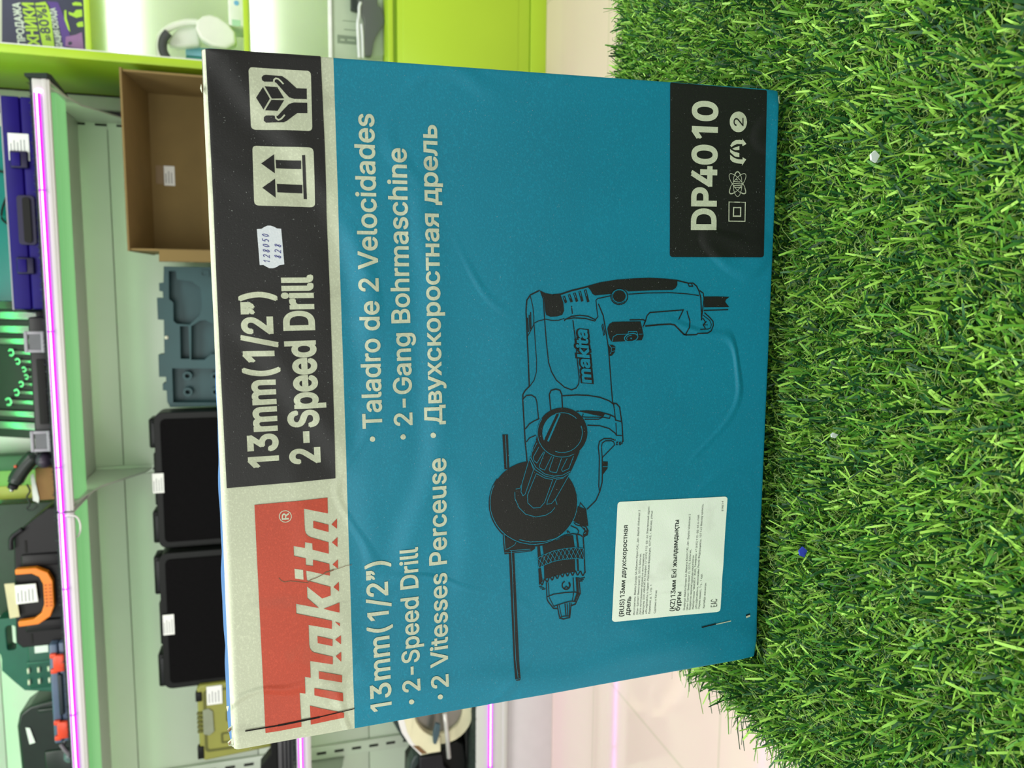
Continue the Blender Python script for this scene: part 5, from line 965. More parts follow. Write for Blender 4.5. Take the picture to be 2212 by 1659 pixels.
TEXTS = [
(2, 'cream', 'heading_lettering', '13mm(1/2”)', [1533, 2970], [2435, 2970], 136.8, 0.03),
(2, 'cream', 'heading_lettering', '2-Speed Drill', [1535, 2760], [2521, 2766], 140.9, 0.03),
(2, 'cream', 'brand_logo', 'R', [1245, 2927], [1282, 2926], 33.5, 0.02),
(1, 'cream', 'title_lettering', '13mm(1/2”)', [89, 2416], [964, 2419], 111.1, 0.016),
(1, 'cream', 'title_lettering', '2-Speed Drill', [177, 2250], [1025, 2248], 96.7, 0.016),
(1, 'cream', 'title_lettering', '2 Vitesses Perceuse', [172, 2085], [1518, 2082], 96.9, 0.016),
(1, 'cream', 'title_lettering', 'Taladro de 2 Velocidades', [1705, 2428], [3330, 2429], 98.3, 0.016),
(1, 'cream', 'title_lettering', '2-Gang Bohrmaschine', [1709, 2263], [3168, 2266], 96.0, 0.016),
(1, 'cream', 'title_lettering', 'Двухскоростная дрель', [1707, 2101], [3294, 2102], 92.6, 0.016),
(2, 'cream', 'model_panel', 'DP4010', [2782, 420], [3519, 432], 154.6, 0.03),
(3, 'black', 'model_panel', '2', [3390, 248], [3437, 250], 67.4, 0.0),
(2, 'ink', 'product_sticker_text', '(RUS)13мм двухскоростная', [440, 978], [1018, 962], 30.5, 0.012),
(2, 'ink', 'product_sticker_text', 'дрель', [441, 938], [561, 929], 31.0, 0.012),
(2, 'ink', 'product_sticker_text', 'Изготовитель: Makita Europe SA (Макита Юроп СА), Jan-Baptist Vinkstraat 2', [438, 902], [1105, 880], 12.7, 0),
(2, 'ink', 'product_sticker_text', '(Жан-Баптист Винкстраат 2), 3070, Бельгия.', [437, 880], [829, 866], 12.8, 0),
(2, 'ink', 'product_sticker_text', 'Дата изготовления указана на инструменте', [436, 860], [825, 845], 12.8, 0),
(2, 'ink', 'product_sticker_text', 'Импортер ООО «МАКИТА» Телефон: +7 (495) 915-88-66 Электронный адрес:', [435, 840], [1124, 817], 12.8, 0),
(2, 'ink', 'product_sticker_text', 'office@makita.ru Адрес: Российская Федерация, 107143, г. Москва, улица', [434, 818], [1091, 796], 12.8, 0),
(2, 'ink', 'product_sticker_text', 'Пермская, д. 1, стр. 1', [432, 796], [617, 788], 12.9, 0),
(2, 'ink', 'product_sticker_text', 'Сделано в Китае', [429, 759], [578, 752], 13.0, 0),
(2, 'ink', 'product_sticker_text', '(KZ)13мм Екі жылдамдықты', [425, 626], [1018, 613], 31.9, 0.012),
(2, 'ink', 'product_sticker_text', 'бұрғы', [423, 588], [546, 581], 32.4, 0.012),
(2, 'ink', 'product_sticker_text', 'Өндіруші: Makita Europe SA (Макита Юроп СА), Jan-Baptist Vinkstraat 2', [421, 552], [1046, 532], 13.3, 0),
(2, 'ink', 'product_sticker_text', '(Жан-Баптист Винкстраат 2), 3070, Бельгия,', [419, 530], [813, 518], 13.3, 0),
(2, 'ink', 'product_sticker_text', 'Өндірілген мерзімі құралда көрсетілген', [418, 511], [773, 496], 13.4, 0),
(2, 'ink', 'product_sticker_text', 'Импорттаушы "МАКИТА" ЖШҚ, Телефоны: +7 (495) 915-88-66 e-mail:', [419, 489], [1036, 469], 13.4, 0),
(2, 'ink', 'product_sticker_text', 'office@makita.ru, мекенжайы: Ресей Федерациясы, 107143 Мәскеу қаласы,', [417, 466], [1101, 442], 13.4, 0),
(2, 'ink', 'product_sticker_text', 'Пермь көшесі, 1 ү., 1 құр.', [416, 445], [647, 433], 13.5, 0),
(2, 'ink', 'product_sticker_text', 'Қытайда жасалған', [416, 411], [580, 402], 13.6, 0),
(2, 'ink', 'product_sticker_text', 'ЕАС', [415, 318], [466, 319], 47.3, 0),
(2, 'ink', 'product_sticker_text', '819V61-9', [1042, 296], [1108, 297], 12.9, 0.01),
(1, 'black', 'drill_drawing', 'makita', [1896, 1210], [2215, 1244], 75.3, 0.085),
(2, 'teal', 'drill_drawing', 'makita', [1901, 1215], [2210, 1246], 67.3, 0.03),
]
# ------------------------------------------------------------------ the big teal carton and everything printed on it (0.1 mm units on its front face)
PW, PH, DEP = 0.361, 0.3255, 0.115
BOXF = (-0.240, 0.124, 0.419, 0.540)
c_tl, c_tr, c_br, c_bl = [(q[0] * 1e-4, q[1] * 1e-4) for q in CORN]
BB = .2620; T0 = BB / PH
def st2ab(s, t):
    x = (c_bl[0] * (1 - s) + c_br[0] * s) * (1 - t) + (c_tl[0] * (1 - s) + c_tr[0] * s) * t
    yb, yt = c_bl[1] * (1 - s) + c_br[1] * s, c_tl[1] * (1 - s) + c_tr[1] * s      # rows run level at the colour boundary
    y = yb + (BB - yb) * t / T0 if t < T0 else BB + (yt - BB) * (t - T0) / (1 - T0)
    return x, y
def ab2st(a, b):
    s, t = a / PW, b / PH
    for _ in range(4):
        x, y = st2ab(s, t); s += (a - x) / PW; t += (b - y) / PH
    return s, t
edge = [0, .0004, .0009, .0016, .0024]
ga = np.array(edge + list(np.linspace(.0033, PW - .0033, 128)) + [PW - e for e in edge[::-1]])
gb = np.array(edge + list(np.linspace(.0033, BB, 92)) + list(np.linspace(BB, PH - .0045, 22))[1:] + [PH - .0036, PH - .0028, PH - .002, PH - .0012, PH - .0006, PH])
GA, GB = np.meshgrid(ga, gb)          # rows: b
def seg_d(P, pts):
    best = np.full(P[0].shape, 9.0); side = np.zeros(P[0].shape)
    for (x0, y0), (x1, y1) in zip(pts[:-1], pts[1:]):
        dx, dy = x1 - x0, y1 - y0; L2 = dx * dx + dy * dy
        t = np.clip(((P[0] - x0) * dx + (P[1] - y0) * dy) / L2, 0, 1)
        ex, ey = P[0] - x0 - t * dx, P[1] - y0 - t * dy; d = np.hypot(ex, ey); cr = np.sign(dx * ey - dy * ex)
        m = d < best; best = np.where(m, d, best); side = np.where(m, cr, side)
    return best, side
H = np.zeros(GA.shape)
H += .0012 * np.sin(np.pi * GA / PW) * np.sin(np.pi * GB / PH)                       # slight belly
dl = GA - 0.004 * np.sin(GB * 34) - 0.002 * np.sin(GB * 71 + 1)
rise = np.clip((.0245 - dl) / .0095, 0, 1); fall = np.clip((.0150 - dl) / .0125, 0, 1); H += .0021 * (rise - fall)      # folded ridge along the left edge
for nm, amp, wd, kind in (('main', .0011, .0035, 's'), ('second', .0009, .0035, 's'), ('third', .0006, .0016, 'r'), ('fourth', .0007, .0022, 'r'), ('teal1', .0008, .0030, 's'), ('teal2', .0004, .003, 's'), ('teal3', .0006, .0016, 'g'), ('under', .0008, .0026, 'g'), ('low', .0005, .002, 'r'), ('low2', .0004, .0016, 'g'), ('low3', .0003, .0025, 's')):
    d, sd = seg_d((GA, GB), [(q[0] * 1e-4, q[1] * 1e-4) for q in CREASE[nm]])
    if kind == 's': H += 1.9 * amp * np.exp(-(d / (wd * 3.2)) ** 2) * np.tanh(sd * d / wd * 1.6) * .8
    elif kind == 'r': H += 2.0 * amp * np.exp(-(d / wd) ** 2)
    else: H -= 2.0 * amp * np.exp(-(d / wd) ** 2)
rr = np.random.default_rng(4)
for _ in range(26):                                                                   # soft handling dents
    cx, cy, s_, a_ = rr.uniform(0, PW), rr.uniform(0, PH), rr.uniform(.008, .03), rr.normal(0, .00022)
    H += a_ * np.exp(-(((GA - cx) / s_) ** 2 + ((GB - cy) / (s_ * rr.uniform(.5, 1.5))) ** 2))
ew = np.minimum(1, np.minimum(np.minimum(GA, PW - GA), GB) / .006); H *= .35 + .65 * ew
for _ in range(3):
    Q = np.pad(H, 1, mode='edge'); H = (Q[1:-1, 1:-1] * 4 + 2 * (Q[:-2, 1:-1] + Q[2:, 1:-1] + Q[1:-1, :-2] + Q[1:-1, 2:]) + Q[:-2, :-2] + Q[:-2, 2:] + Q[2:, :-2] + Q[2:, 2:]) / 16
def fold(d, r): x = np.clip(r - d, 0, r); return r - np.sqrt(np.maximum(r * r - x * x, 0))
H -= fold(PH - GB, .0036) + fold(GA, .0016) + fold(PW - GA, .0016) + fold(GB, .0014)
H -= .0012 * np.clip(1 - (GA + GB) / .012, 0, 1) + .002 * np.clip(1 - (PW - GA + GB) / .010, 0, 1)
def hgt(a, b):
    s, t = ab2st(a, b); x = min(max(s * PW, 0), PW); y = min(max(t * PH, 0), PH)
    i = min(max(int(np.searchsorted(ga, x)) - 1, 0), len(ga) - 2); j = min(max(int(np.searchsorted(gb, y)) - 1, 0), len(gb) - 2)
    u = (x - ga[i]) / (ga[i + 1] - ga[i]); v = (y - gb[j]) / (gb[j + 1] - gb[j])
    return H[j, i] * (1 - u) * (1 - v) + H[j, i + 1] * u * (1 - v) + H[j + 1, i] * (1 - u) * v + H[j + 1, i + 1] * u * v
def W3(a, b, off): return ORG + ROT @ Vector((a, -(hgt(a, b) + off), b))

def print_mat(name, rgb, rough, dirt=0.0, speck=0.0, spec=0.35):
    """printed board: fine paper grain, faint rubbing and specks"""
    m = bpy.data.materials.new(name); m.use_nodes = True; nt = m.node_tree; b = nt.nodes['Principled BSDF']; L = nt.links
    tc = nt.nodes.new('ShaderNodeTexCoord')
    col = nt.nodes.new('ShaderNodeRGB'); col.outputs[0].default_value = (*lin(rgb), 1); cur = col.outputs[0]
    def noise(scale, lo, hi, to, fac, stretch=None):
        nonlocal cur
        n = nt.nodes.new('ShaderNodeTexNoise'); n.inputs['Scale'].default_value = scale; n.inputs['Detail'].default_value = 5
        src = tc.outputs['Object']
        if stretch:
            mp = nt.nodes.new('ShaderNodeMapping'); mp.inputs['Scale'].default_value = stretch; L.new(src, mp.inputs['Vector']); src = mp.outputs[0]
        L.new(src, n.inputs['Vector'])
        r = nt.nodes.new('ShaderNodeMapRange'); r.inputs['From Min'].default_value = lo; r.inputs['From Max'].default_value = hi; r.inputs['To Max'].default_value = fac
        L.new(n.outputs['Fac'], r.inputs['Value'])
        mx = nt.nodes.new('ShaderNodeMix'); mx.data_type = 'RGBA'; mx.inputs['B'].default_value = (*lin(to), 1)
        L.new(r.outputs[0], mx.inputs['Factor']); L.new(cur, mx.inputs['A']); cur = mx.outputs['Result']
    noise(9, .35, .7, tuple(min(255, c * 1.12 + 4) for c in rgb), .5)
    noise(900, .5, .75, tuple(min(255, c * 1.25 + 10) for c in rgb), .35)
    if dirt: noise(38, .60, .74, (120, 122, 96), dirt); noise(60, .62, .72, (96, 92, 80), dirt, (1, 1, .25))
    if speck: noise(1500, .70, .74, (190, 200, 196), speck)
    L.new(cur, b.inputs['Base Color']); b.inputs['Roughness'].default_value = rough; b.inputs['Specular IOR Level'].default_value = spec
    # handling creases: thin ridges running irregularly over the board, the same on every ink
    cn = nt.nodes.new('ShaderNodeTexNoise'); cn.inputs['Scale'].default_value = 6.5; cn.inputs['Detail'].default_value = 1.2; cn.inputs['Distortion'].default_value = .5
    sb = nt.nodes.new('ShaderNodeMath'); sb.operation = 'SUBTRACT'; sb.inputs[1].default_value = .5
    ab = nt.nodes.new('ShaderNodeMath'); ab.operation = 'ABSOLUTE'
    rd = nt.nodes.new('ShaderNodeMapRange'); rd.interpolation_type = 'SMOOTHSTEP'; rd.inputs['From Max'].default_value = .016; rd.inputs['To Min'].default_value = 1; rd.inputs['To Max'].default_value = 0
    mk = nt.nodes.new('ShaderNodeTexNoise'); mk.inputs['Scale'].default_value = 9; mkr = nt.nodes.new('ShaderNodeMapRange'); mkr.inputs['From Min'].default_value = .45; mkr.inputs['From Max'].default_value = .62
    ml = nt.nodes.new('ShaderNodeMath'); ml.operation = 'MULTIPLY'
    bc = nt.nodes.new('ShaderNodeBump'); bc.inputs['Strength'].default_value = .8; bc.inputs['Distance'].default_value = .0011
    L.new(tc.outputs['Object'], cn.inputs['Vector']); L.new(cn.outputs['Fac'], sb.inputs[0]); L.new(sb.outputs[0], ab.inputs[0]); L.new(ab.outputs[0], rd.inputs['Value'])
    L.new(tc.outputs['Object'], mk.inputs['Vector']); L.new(mk.outputs['Fac'], mkr.inputs['Value']); L.new(rd.outputs[0], ml.inputs[0]); L.new(mkr.outputs[0], ml.inputs[1]); L.new(ml.outputs[0], bc.inputs['Height'])
    n = nt.nodes.new('ShaderNodeTexNoise'); n.inputs['Scale'].default_value = 1400; n.inputs['Detail'].default_value = 2
    bp = nt.nodes.new('ShaderNodeBump'); bp.inputs['Strength'].default_value = .22; bp.inputs['Distance'].default_value = .0004
    L.new(tc.outputs['Object'], n.inputs['Vector']); L.new(n.outputs['Fac'], bp.inputs['Height']); L.new(bc.outputs[0], bp.inputs['Normal']); L.new(bp.outputs[0], b.inputs['Normal'])
    MATS[name] = m
    return m
INK = {'cream': print_mat('carton_cream', (186, 195, 170), .55, dirt=.25), 'teal': print_mat('carton_teal', (10, 122, 148), .5, speck=.5), 'black': print_mat('carton_black', (16, 18, 17), .55, speck=.6, spec=.45), 'red': print_mat('carton_red', (178, 70, 48), .5, dirt=.12),
       'paper': print_mat('sticker_paper', (240, 255, 236), .5, dirt=.16), 'ink': print_mat('sticker_ink', (40, 48, 46), .6), 'sticker': print_mat('price_sticker_paper', (204, 214, 220), .5), 'blueink': print_mat('blue_pen_ink', (62, 66, 130), .6),
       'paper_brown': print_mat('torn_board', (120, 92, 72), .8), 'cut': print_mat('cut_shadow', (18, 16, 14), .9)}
box = thing('drill_carton', tuple(ORG + ROT @ Vector((PW / 2, DEP / 2, 0))), 'large teal carton with red logo and a drawing of a drill, standing on the turf', 'box')
# body
bm = bmesh.new(); ny, nx = GA.shape; top_b = BB - 1e-5
mats = [INK['teal'], INK['cream'], mat('carton_top_blue', (70, 122, 178), .5, var=.05, vscale=60)]
V = [[None] * nx for _ in range(ny)]
for j in range(ny):
    for i in range(nx):
        a, b_ = st2ab(ga[i] / PW, gb[j] / PH)
        V[j][i] = bm.verts.new(ORG + ROT @ Vector((a, -H[j, i], b_)))
for j in range(ny - 1):
    for i in range(nx - 1):
        f = bm.faces.new((V[j][i], V[j][i + 1], V[j + 1][i + 1], V[j + 1][i])); f.smooth = True
        f.material_index = 1 if gb[j] >= top_b else 0
ys = [.004, .010, .018, .028, .045, .070, .095, DEP]
def bulge(s, y): return (.0036 * min(1, max(0, (.62 - s) * 2.2)) ** .7 + .0013 + .0004 * math.sin(s * 37) + .0002 * math.sin(s * 83 + 1)) * math.sin(math.pi * min(1, (y - .002) / (DEP - .002))) ** .8
def row(idx, kind):
    prev = [V[j][i] for j, i in idx]
    for y in ys:
        cur = []
        for j, i in idx:
            a, b_ = st2ab(ga[i] / PW, gb[j] / PH)
            up = bulge(ga[i] / PW, y) if kind == 'top' else 0
            key = (j, i, y)
            if key not in RV: RV[key] = bm.verts.new(ORG + ROT @ Vector((a, y, b_ + up)))
            cur.append(RV[key])
        for k in range(len(idx) - 1):
            f = bm.faces.new((prev[k], prev[k + 1], cur[k + 1], cur[k])); f.smooth = True
            if kind == 'top': f.material_index = 1 if y <= ys[0] else 2
            else: f.material_index = 1 if gb[min(idx[k][0], idx[k + 1][0])] >= top_b else 0
        prev = cur
RV = {}
row([(0, i) for i in range(nx)], 'bottom'); row([(j, 0) for j in range(ny)], 'side'); row([(j, nx - 1) for j in range(ny)], 'side')
for q in [k for k in RV if k[0] == ny - 1]: del RV[q]
row([(ny - 1, i) for i in range(nx)], 'top')
bk = [ORG + ROT @ Vector((x, DEP, y)) for x, y in (c_bl, c_br, c_tr, c_tl)]
f = bm.faces.new([bm.verts.new(p) for p in bk]); f.material_index = 0
bmesh.ops.recalc_face_normals(bm, faces=bm.faces[:])
me = bpy.data.meshes.new('carton_body'); bm.to_mesh(me); bm.free()
for m in mats: me.materials.append(m)
me.transform(Matrix.Translation(box.location).inverted())
body = bpy.data.objects.new('carton_body', me); C.objects.link(body); body.parent = box

PARTS = {}
def pbm(part):
    if part not in PARTS: PARTS[part] = (bmesh.new(), [])
    return PARTS[part]
def midx(part, m):
    l = PARTS[part][1]
    if m not in l: l.append(m)
    return l.index(m)
OFF = .00012
def put(part, matname, V2, F, layer, conform, K=None):
    """flat shapes on the face: cut along the board's grid, then laid on its surface"""
    bmx, _ = pbm(part); k = midx(part, matname)
    KK = K or [0] * len(V2)
    V2 = [(lambda q: (q[0] * PW, q[1] * PH))(ab2st(x, z)) for x, z in V2]
    t = bmesh.new(); vs = [t.verts.new((x, k_ * .00003, z)) for (x, z), k_ in zip(V2, KK)]
    for f in F:
        try: t.faces.new([vs[i] for i in f])
        except ValueError: pass
    if conform:
        xs = [v[0] for v in V2]; zs = [v[1] for v in V2]
        for g, ax in ((ga, 0), (gb, 2)):
            lo, hi = (min(xs), max(xs)) if ax == 0 else (min(zs), max(zs))
            for c_ in g[(g > lo + 1e-5) & (g < hi - 1e-5)]:
                co = [0, 0, 0]; no = [0, 0, 0]; co[ax] = c_; no[ax] = 1
                bmesh.ops.bisect_plane(t, geom=t.verts[:] + t.edges[:] + t.faces[:], plane_co=co, plane_no=no, dist=1e-7)
    mp = {}
    for v in t.verts: mp[v] = bmx.verts.new(W3(*st2ab(v.co.x / PW, v.co.z / PH), OFF * layer + .0003 + v.co.y))
    for f in t.faces:
        try:
            q = bmx.faces.new([mp[v] for v in f.verts]); q.material_index = k; q.smooth = True
            q.normal_update()
            if q.normal.dot(ROT @ Vector((0, -1, 0))) < 0: q.normal_flip()
        except ValueError: pass
    t.free()
NAMES = {'handling_symbol2': 'handling_symbol_arrows'}
for layer, mn, part, P in POLYS:
    pts = [(min(max(x * 1e-4, .0009), .3606), y * 1e-4) for x, y in P]
    F = tessellate_polygon([[Vector((x, y, 0)) for x, y in pts]])
    sz = max(max(p[0] for p in pts) - min(p[0] for p in pts), max(p[1] for p in pts) - min(p[1] for p in pts))
    put(part, mn, pts, F, layer, sz > .004)
for layer, mn, part, wd, P in STROKES:
    hw = wd * 1e-4 / 2; Q = [Vector((x * 1e-4, y * 1e-4)) for x, y in P]
    R_ = [Q[0]]
    for q in Q[1:]:
        n = max(1, int((q - R_[-1]).length / .003)); p0 = R_[-1].copy()
        for i in range(1, n + 1): R_.append(p0.lerp(q, i / n))
    R_ = [R_[0]] + [r for i, r in enumerate(R_[1:]) if (r - R_[i]).length > 1e-6]
    vs, F = [], []
    for i, p in enumerate(R_):
        d1 = (R_[i] - R_[i - 1]).normalized() if i else (R_[1] - R_[0]).normalized(); d2 = (R_[i + 1] - R_[i]).normalized() if i < len(R_) - 1 else d1
        t_ = d1 + d2; t_ = t_.normalized() if t_.length > .2 else d1
        n_ = Vector((-t_.y, t_.x)); c_ = max(.5, n_.dot(Vector((-d1.y, d1.x))))
        vs += [tuple(p + n_ * hw / c_), tuple(p - n_ * hw / c_)]
        if i: F.append((2 * i - 2, 2 * i - 1, 2 * i + 1, 2 * i))
    put(part, mn, vs, F, layer, False)
for layer, mn, part, txt, A_, B_, h_, bold in TEXTS:
    V2, F = text_mesh(txt, bold)
    xa, xb = min(v[0] for v in V2), max(v[0] for v in V2)
    a_, b_ = Vector((A_[0] * 1e-4, A_[1] * 1e-4)), Vector((B_[0] * 1e-4, B_[1] * 1e-4)); d = b_ - a_; Ln = d.length; d /= Ln; n_ = Vector((-d.y, d.x)); hh = h_ * 1e-4
    sh = .22 if txt == 'makita' else 0
    pts = [tuple(a_ + d * ((v[0] - xa) / (xb - xa) * Ln + sh * (v[1] / .682 - .3) * hh) + n_ * (v[1] / .682 * hh)) for v in V2]
    put(part, mn, pts, F, layer, hh > .006, [v[2] for v in V2])
def finish(part, name, parent, label=None):
    bmx, ml = PARTS[part]
    bmesh.ops.remove_doubles(bmx, verts=bmx.verts[:], dist=1e-7)
    me = bpy.data.meshes.new(name); bmx.to_mesh(me); bmx.free()
    for m in ml: me.materials.append(INK[m])
    me.transform(Matrix.Translation(box.location).inverted())
    o = bpy.data.objects.new(name, me); C.objects.link(o); o.parent = parent
    if label: o['label'] = label
    return o
hb = finish('header_band', 'header_band', box, 'black printed band')
finish('heading_lettering', 'lettering', hb, 'cream heading lettering'); finish('handling_symbol', 'handling_symbol', hb, 'cream square with hands holding a box'); finish('handling_symbol2', 'handling_symbol', hb, 'cream square with two arrows')
finish('brand_logo', 'brand_logo', box, 'red logo panel')
finish('title_lettering', 'lettering', box, 'cream lettering in several languages')
finish('model_panel', 'model_panel', box, 'black panel with model number and symbols')
finish('drill_drawing', 'drill_drawing', box, 'black line drawing of a drill')
ps = finish('product_sticker', 'product_sticker', box, 'pale product information sticker'); finish('product_sticker_text', 'sticker_text', ps)
pq = finish('price_sticker', 'price_sticker', box, 'small white price sticker'); finish('price_sticker_writing', 'handwriting', pq, 'blue handwritten numbers')
for pn in [k for k in list(PARTS) if k.startswith('tear_')]: finish(pn, 'paper_tear', box, 'torn or cut line in the board')
# loose flakes of torn board at the top edge
def flake(pts):
    b = MB(); k = b.mi(INK['cream']); k2 = b.mi(INK['paper_brown'])
    f0 = [b.bm.verts.new(ORG + ROT @ Vector((a * 1e-4, .0010 + .002 * (i % 2), z * 1e-4))) for i, (a, z) in enumerate(pts)]
    f1 = [b.bm.verts.new(ORG + ROT @ Vector((a * 1e-4, .0016 + .002 * (i % 2), z * 1e-4))) for i, (a, z) in enumerate(pts)]
    q = b.bm.faces.new(f0); q.material_index = k; q = b.bm.faces.new(f1[::-1]); q.material_index = k2
    for i in range(len(pts)): b.bm.faces.new((f0[i], f1[i], f1[(i + 1) % len(pts)], f0[(i + 1) % len(pts)]))
    b.build('torn_flake', box)
flake([(132,3264),(105,3286),(96,3282),(101,3265)])
flake([(65,3260),(31,3289),(22,3283),(8,3267),(23,3260)])
flake([(247,3272),(236,3286),(217,3280)])
flake([(-17,3181),(-29,3175),(-17,3167)])
flake([(3425,3244),(3408,3251),(3383,3242)])
flake([(3586,-5),(3569,-19),(3541,-11),(3562,0)])


# ------------------------------------------------------------------ turf mat on the table
def blade_mat(name, c1, c2, rough=0.45, trans=0.25):
    m = bpy.data.materials.new(name); m.use_nodes = True; nt = m.node_tree; b = nt.nodes['Principled BSDF']
    g = nt.nodes.new('ShaderNodeNewGeometry'); r = nt.nodes.new('ShaderNodeValToRGB')
    r.color_ramp.elements[0].color = (*lin(c1), 1); r.color_ramp.elements[1].color = (*lin(c2), 1)
    nt.links.new(g.outputs['Random Per Island'], r.inputs['Fac']); nt.links.new(r.outputs[0], b.inputs['Base Color'])
    b.inputs['Roughness'].default_value = rough; b.inputs['Specular IOR Level'].default_value = 0.4
    return m
def build_turf():
    t = thing('turf_mat', (0.16, 0.35, 0.45), 'bright green artificial turf mat covering the table top, the teal carton standing on it', 'turf mat')
    zb = 0.4535
    b = MB(); b.box(-0.289, 0.664, 0.026, 0.684, 0.450, zb, TURFDARK); b.build('backing', t)
    rg = np.random.default_rng(11)
    X0, X1, Y0, Y1 = -0.288, 0.663, 0.027, 0.683
    sp = 0.0052
    gx, gy = np.meshgrid(np.arange(X0, X1, sp), np.arange(Y0, Y1, sp))
    tx = gx.ravel() + rg.uniform(-.45, .45, gx.size) * sp; ty = gy.ravel() + rg.uniform(-.45, .45, gx.size) * sp
    nb = 11
    x = np.repeat(tx, nb) + rg.normal(0, .0009, tx.size * nb); y = np.repeat(ty, nb) + rg.normal(0, .0009, tx.size * nb)
    n = x.size
    inb = (x > BOXF[0] - .001) & (x < BOXF[1] + .001) & (y > BOXF[2] - .0025) & (y < BOXF[3])
    near = (x > BOXF[0] - .002) & (x < BOXF[1] + .003) & (y > BOXF[2] - .012) & ~inb
    # big soft patches where the pile is combed one way
    ph = np.sin(x * 17 + 1.3) * np.cos(y * 23 + .4) + .6 * np.sin(x * 41 + y * 29)
    az = rg.uniform(0, 2 * np.pi, n); tilt = np.abs(rg.normal(0, .78, n)) + .12
    dx = np.sin(tilt) * np.cos(az) + .05 + .14 * ph; dy = np.sin(tilt) * np.sin(az) + .06 - .08 * np.cos(x * 31 - y * 19)
    dz = np.maximum(np.cos(tilt), .12); L = rg.uniform(.011, .0245, n); 
    flat = rg.random(n) < .10; dz[flat] *= .25
    nn = np.sqrt(dx ** 2 + dy ** 2 + dz ** 2); dx /= nn; dy /= nn; dz /= nn
    L = np.where(inb, rg.uniform(.006, .010, n), L); L = np.where(near, L * .72, L)
    dy = np.where(near, dy - .35, dy)
    keep = (x > X0 - .001); 
    wv = rg.uniform(.00044, .00084, n)
    az2 = rg.uniform(0, 2 * np.pi, n); px_, py_ = np.cos(az2), np.sin(az2)
    # width direction perpendicular to blade
    wx = py_ * dz; wy = -px_ * dz; wz = px_ * dy - py_ * dx
    # roughly orthogonalise
    wn = np.sqrt(wx ** 2 + wy ** 2 + wz ** 2) + 1e-9; wx, wy, wz = wx / wn, wy / wn, wz / wn
    bend = rg.uniform(-.1, 1.25, n) ** 1.0; V = np.zeros((n, 4, 2, 3)); ts = (0, .38, .72, 1.0); ws = (.85, 1.0, 1.0, .78)
    for i, (tt, ww) in enumerate(zip(ts, ws)):
        s = L * tt; cx = x + dx * s + dx * bend * L * tt * tt * .8; cy = y + dy * s + dy * bend * L * tt * tt * .8; cz = zb - .0005 + np.maximum(dz * s - bend * L * tt * tt * .35, .0008)
        tw = (tt - .3) * .9
        for j, sg in enumerate((-1, 1)):
            V[:, i, j, 0] = cx + sg * wv * ww * wx; V[:, i, j, 1] = cy + sg * wv * ww * wy; V[:, i, j, 2] = cz + sg * wv * ww * wz * (.6)
    if True:
        top = zb + .0133
        ib = np.repeat(inb, 8).reshape(n, 4, 2); V[..., 2] = np.where(ib, np.minimum(V[..., 2], top - .001), V[..., 2])
    base = np.arange(n)[:, None] * 8
    q = np.array([[0, 1, 3, 2], [2, 3, 5, 4], [4, 5, 7, 6]]).reshape(1, 12)
    F = (base + q).reshape(-1, 4)
    r = rg.random(n); mi = np.where(r < .42, 0, np.where(r < .66, 1, 2))
    # thatch curls
    m = 70000
    hx = rg.uniform(X0, X1, m); hy = rg.uniform(Y0, Y1, m); keepb = ~((hx > BOXF[0]) & (hx < BOXF[1]) & (hy > BOXF[2]) & (hy < BOXF[3])); hx, hy = hx[keepb], hy[keepb]; m = hx.size
    K_ = 6; W = np.zeros((m, K_, 2, 3)); a = rg.uniform(0, 2 * np.pi, m); cr = rg.uniform(-1.3, 1.3, m); st = rg.uniform(.0014, .0026, m); hz = zb + rg.uniform(.002, .0115, m); px1, py1, pz1 = hx.copy(), hy.copy(), hz.copy()
    for i in range(K_):
        for j, sg in enumerate((-1, 1)):
            W[:, i, j, 0] = px1 - np.sin(a) * sg * .00019; W[:, i, j, 1] = py1 + np.cos(a) * sg * .00019; W[:, i, j, 2] = pz1 + sg * .0001
        px1 = px1 + np.cos(a) * st; py1 = py1 + np.sin(a) * st; pz1 = np.maximum(pz1 + rg.normal(0.0002, .0012, m), zb + .0005); a = a + cr * .55
    nv = n * 8; b2 = nv + np.arange(m)[:, None] * (K_ * 2)
    q2 = np.array([[2 * i, 2 * i + 1, 2 * i + 3, 2 * i + 2] for i in range(K_ - 1)]).reshape(1, -1)
    F2 = (b2 + q2).reshape(-1, 4)
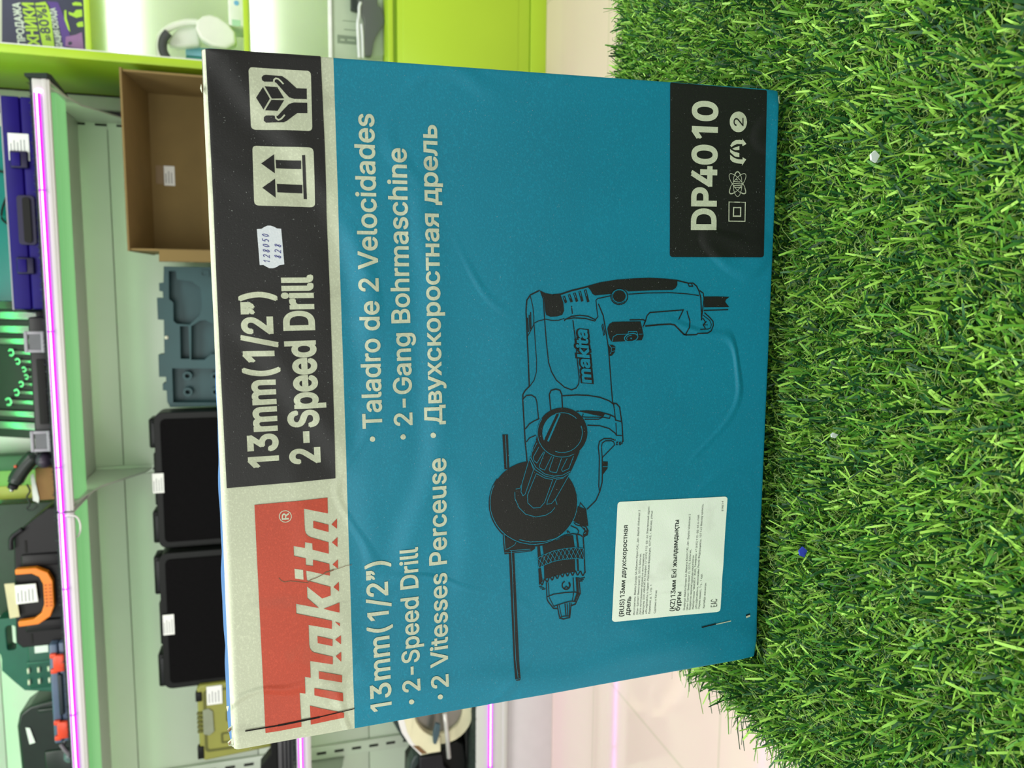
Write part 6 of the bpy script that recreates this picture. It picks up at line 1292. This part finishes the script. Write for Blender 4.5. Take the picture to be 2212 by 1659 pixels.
    allV = np.concatenate([V.reshape(-1, 3), W.reshape(-1, 3)]); allF = np.concatenate([F, F2])
    mats_i = np.concatenate([np.repeat(mi, 3), np.full(F2.shape[0], 3)])
    me = bpy.data.meshes.new('pile')
    allV = allV - np.array([0.16, 0.35, 0.45])
    me.vertices.add(len(allV)); me.vertices.foreach_set('co', allV.astype(np.float32).ravel())
    me.loops.add(allF.size); me.loops.foreach_set('vertex_index', allF.astype(np.int32).ravel())
    me.polygons.add(len(allF)); me.polygons.foreach_set('loop_start', np.arange(0, allF.size, 4, dtype=np.int32)); 
    me.polygons.foreach_set('material_index', mats_i.astype(np.int32))
    me.update(calc_edges=True); me.validate()
    me.polygons.foreach_set('use_smooth', np.ones(len(me.polygons), dtype=bool))
    for mm in (blade_mat('turf_light', (104, 164, 48), (172, 226, 96)), blade_mat('turf_mid', (56, 118, 38), (104, 172, 58)), blade_mat('turf_dark', (18, 62, 30), (40, 98, 46)), blade_mat('turf_thatch', (72, 104, 38), (126, 154, 72))): me.materials.append(mm)
    o = bpy.data.objects.new('pile', me); C.objects.link(o); o.parent = t
    tag(o, kind='stuff')
build_turf()
b = MB(); b.prism([(-0.1539, 0.4690), (-0.1500, 0.4670), (-0.1475, 0.4700), (-0.1497, 0.4726), (-0.1526, 0.4719)], 0.3788, 0.3800, mat('scrap_52', (52, 70, 190), 0.5)); tag(b.build('plastic_scrap'), 'tiny blue plastic scrap in the turf in front of the white product sticker', 'scrap')
b = MB(); b.prism([(0.0684, 0.4690), (0.0720, 0.4670), (0.0744, 0.4700), (0.0723, 0.4724), (0.0696, 0.4718)], 0.3397, 0.3409, mat('scrap_226', (226, 236, 232), 0.5)); tag(b.build('paper_scrap'), 'tiny white scrap in the turf in front of the black model panel', 'scrap')
b = MB(); b.prism([(-0.0785, 0.4690), (-0.0765, 0.4670), (-0.0753, 0.4700), (-0.0764, 0.4713), (-0.0778, 0.4710)], 0.3583, 0.3595, mat('scrap_226', (226, 236, 232), 0.5)); tag(b.build('paper_scrap'), 'tiny white speck in the turf in front of the drawn drill', 'scrap')
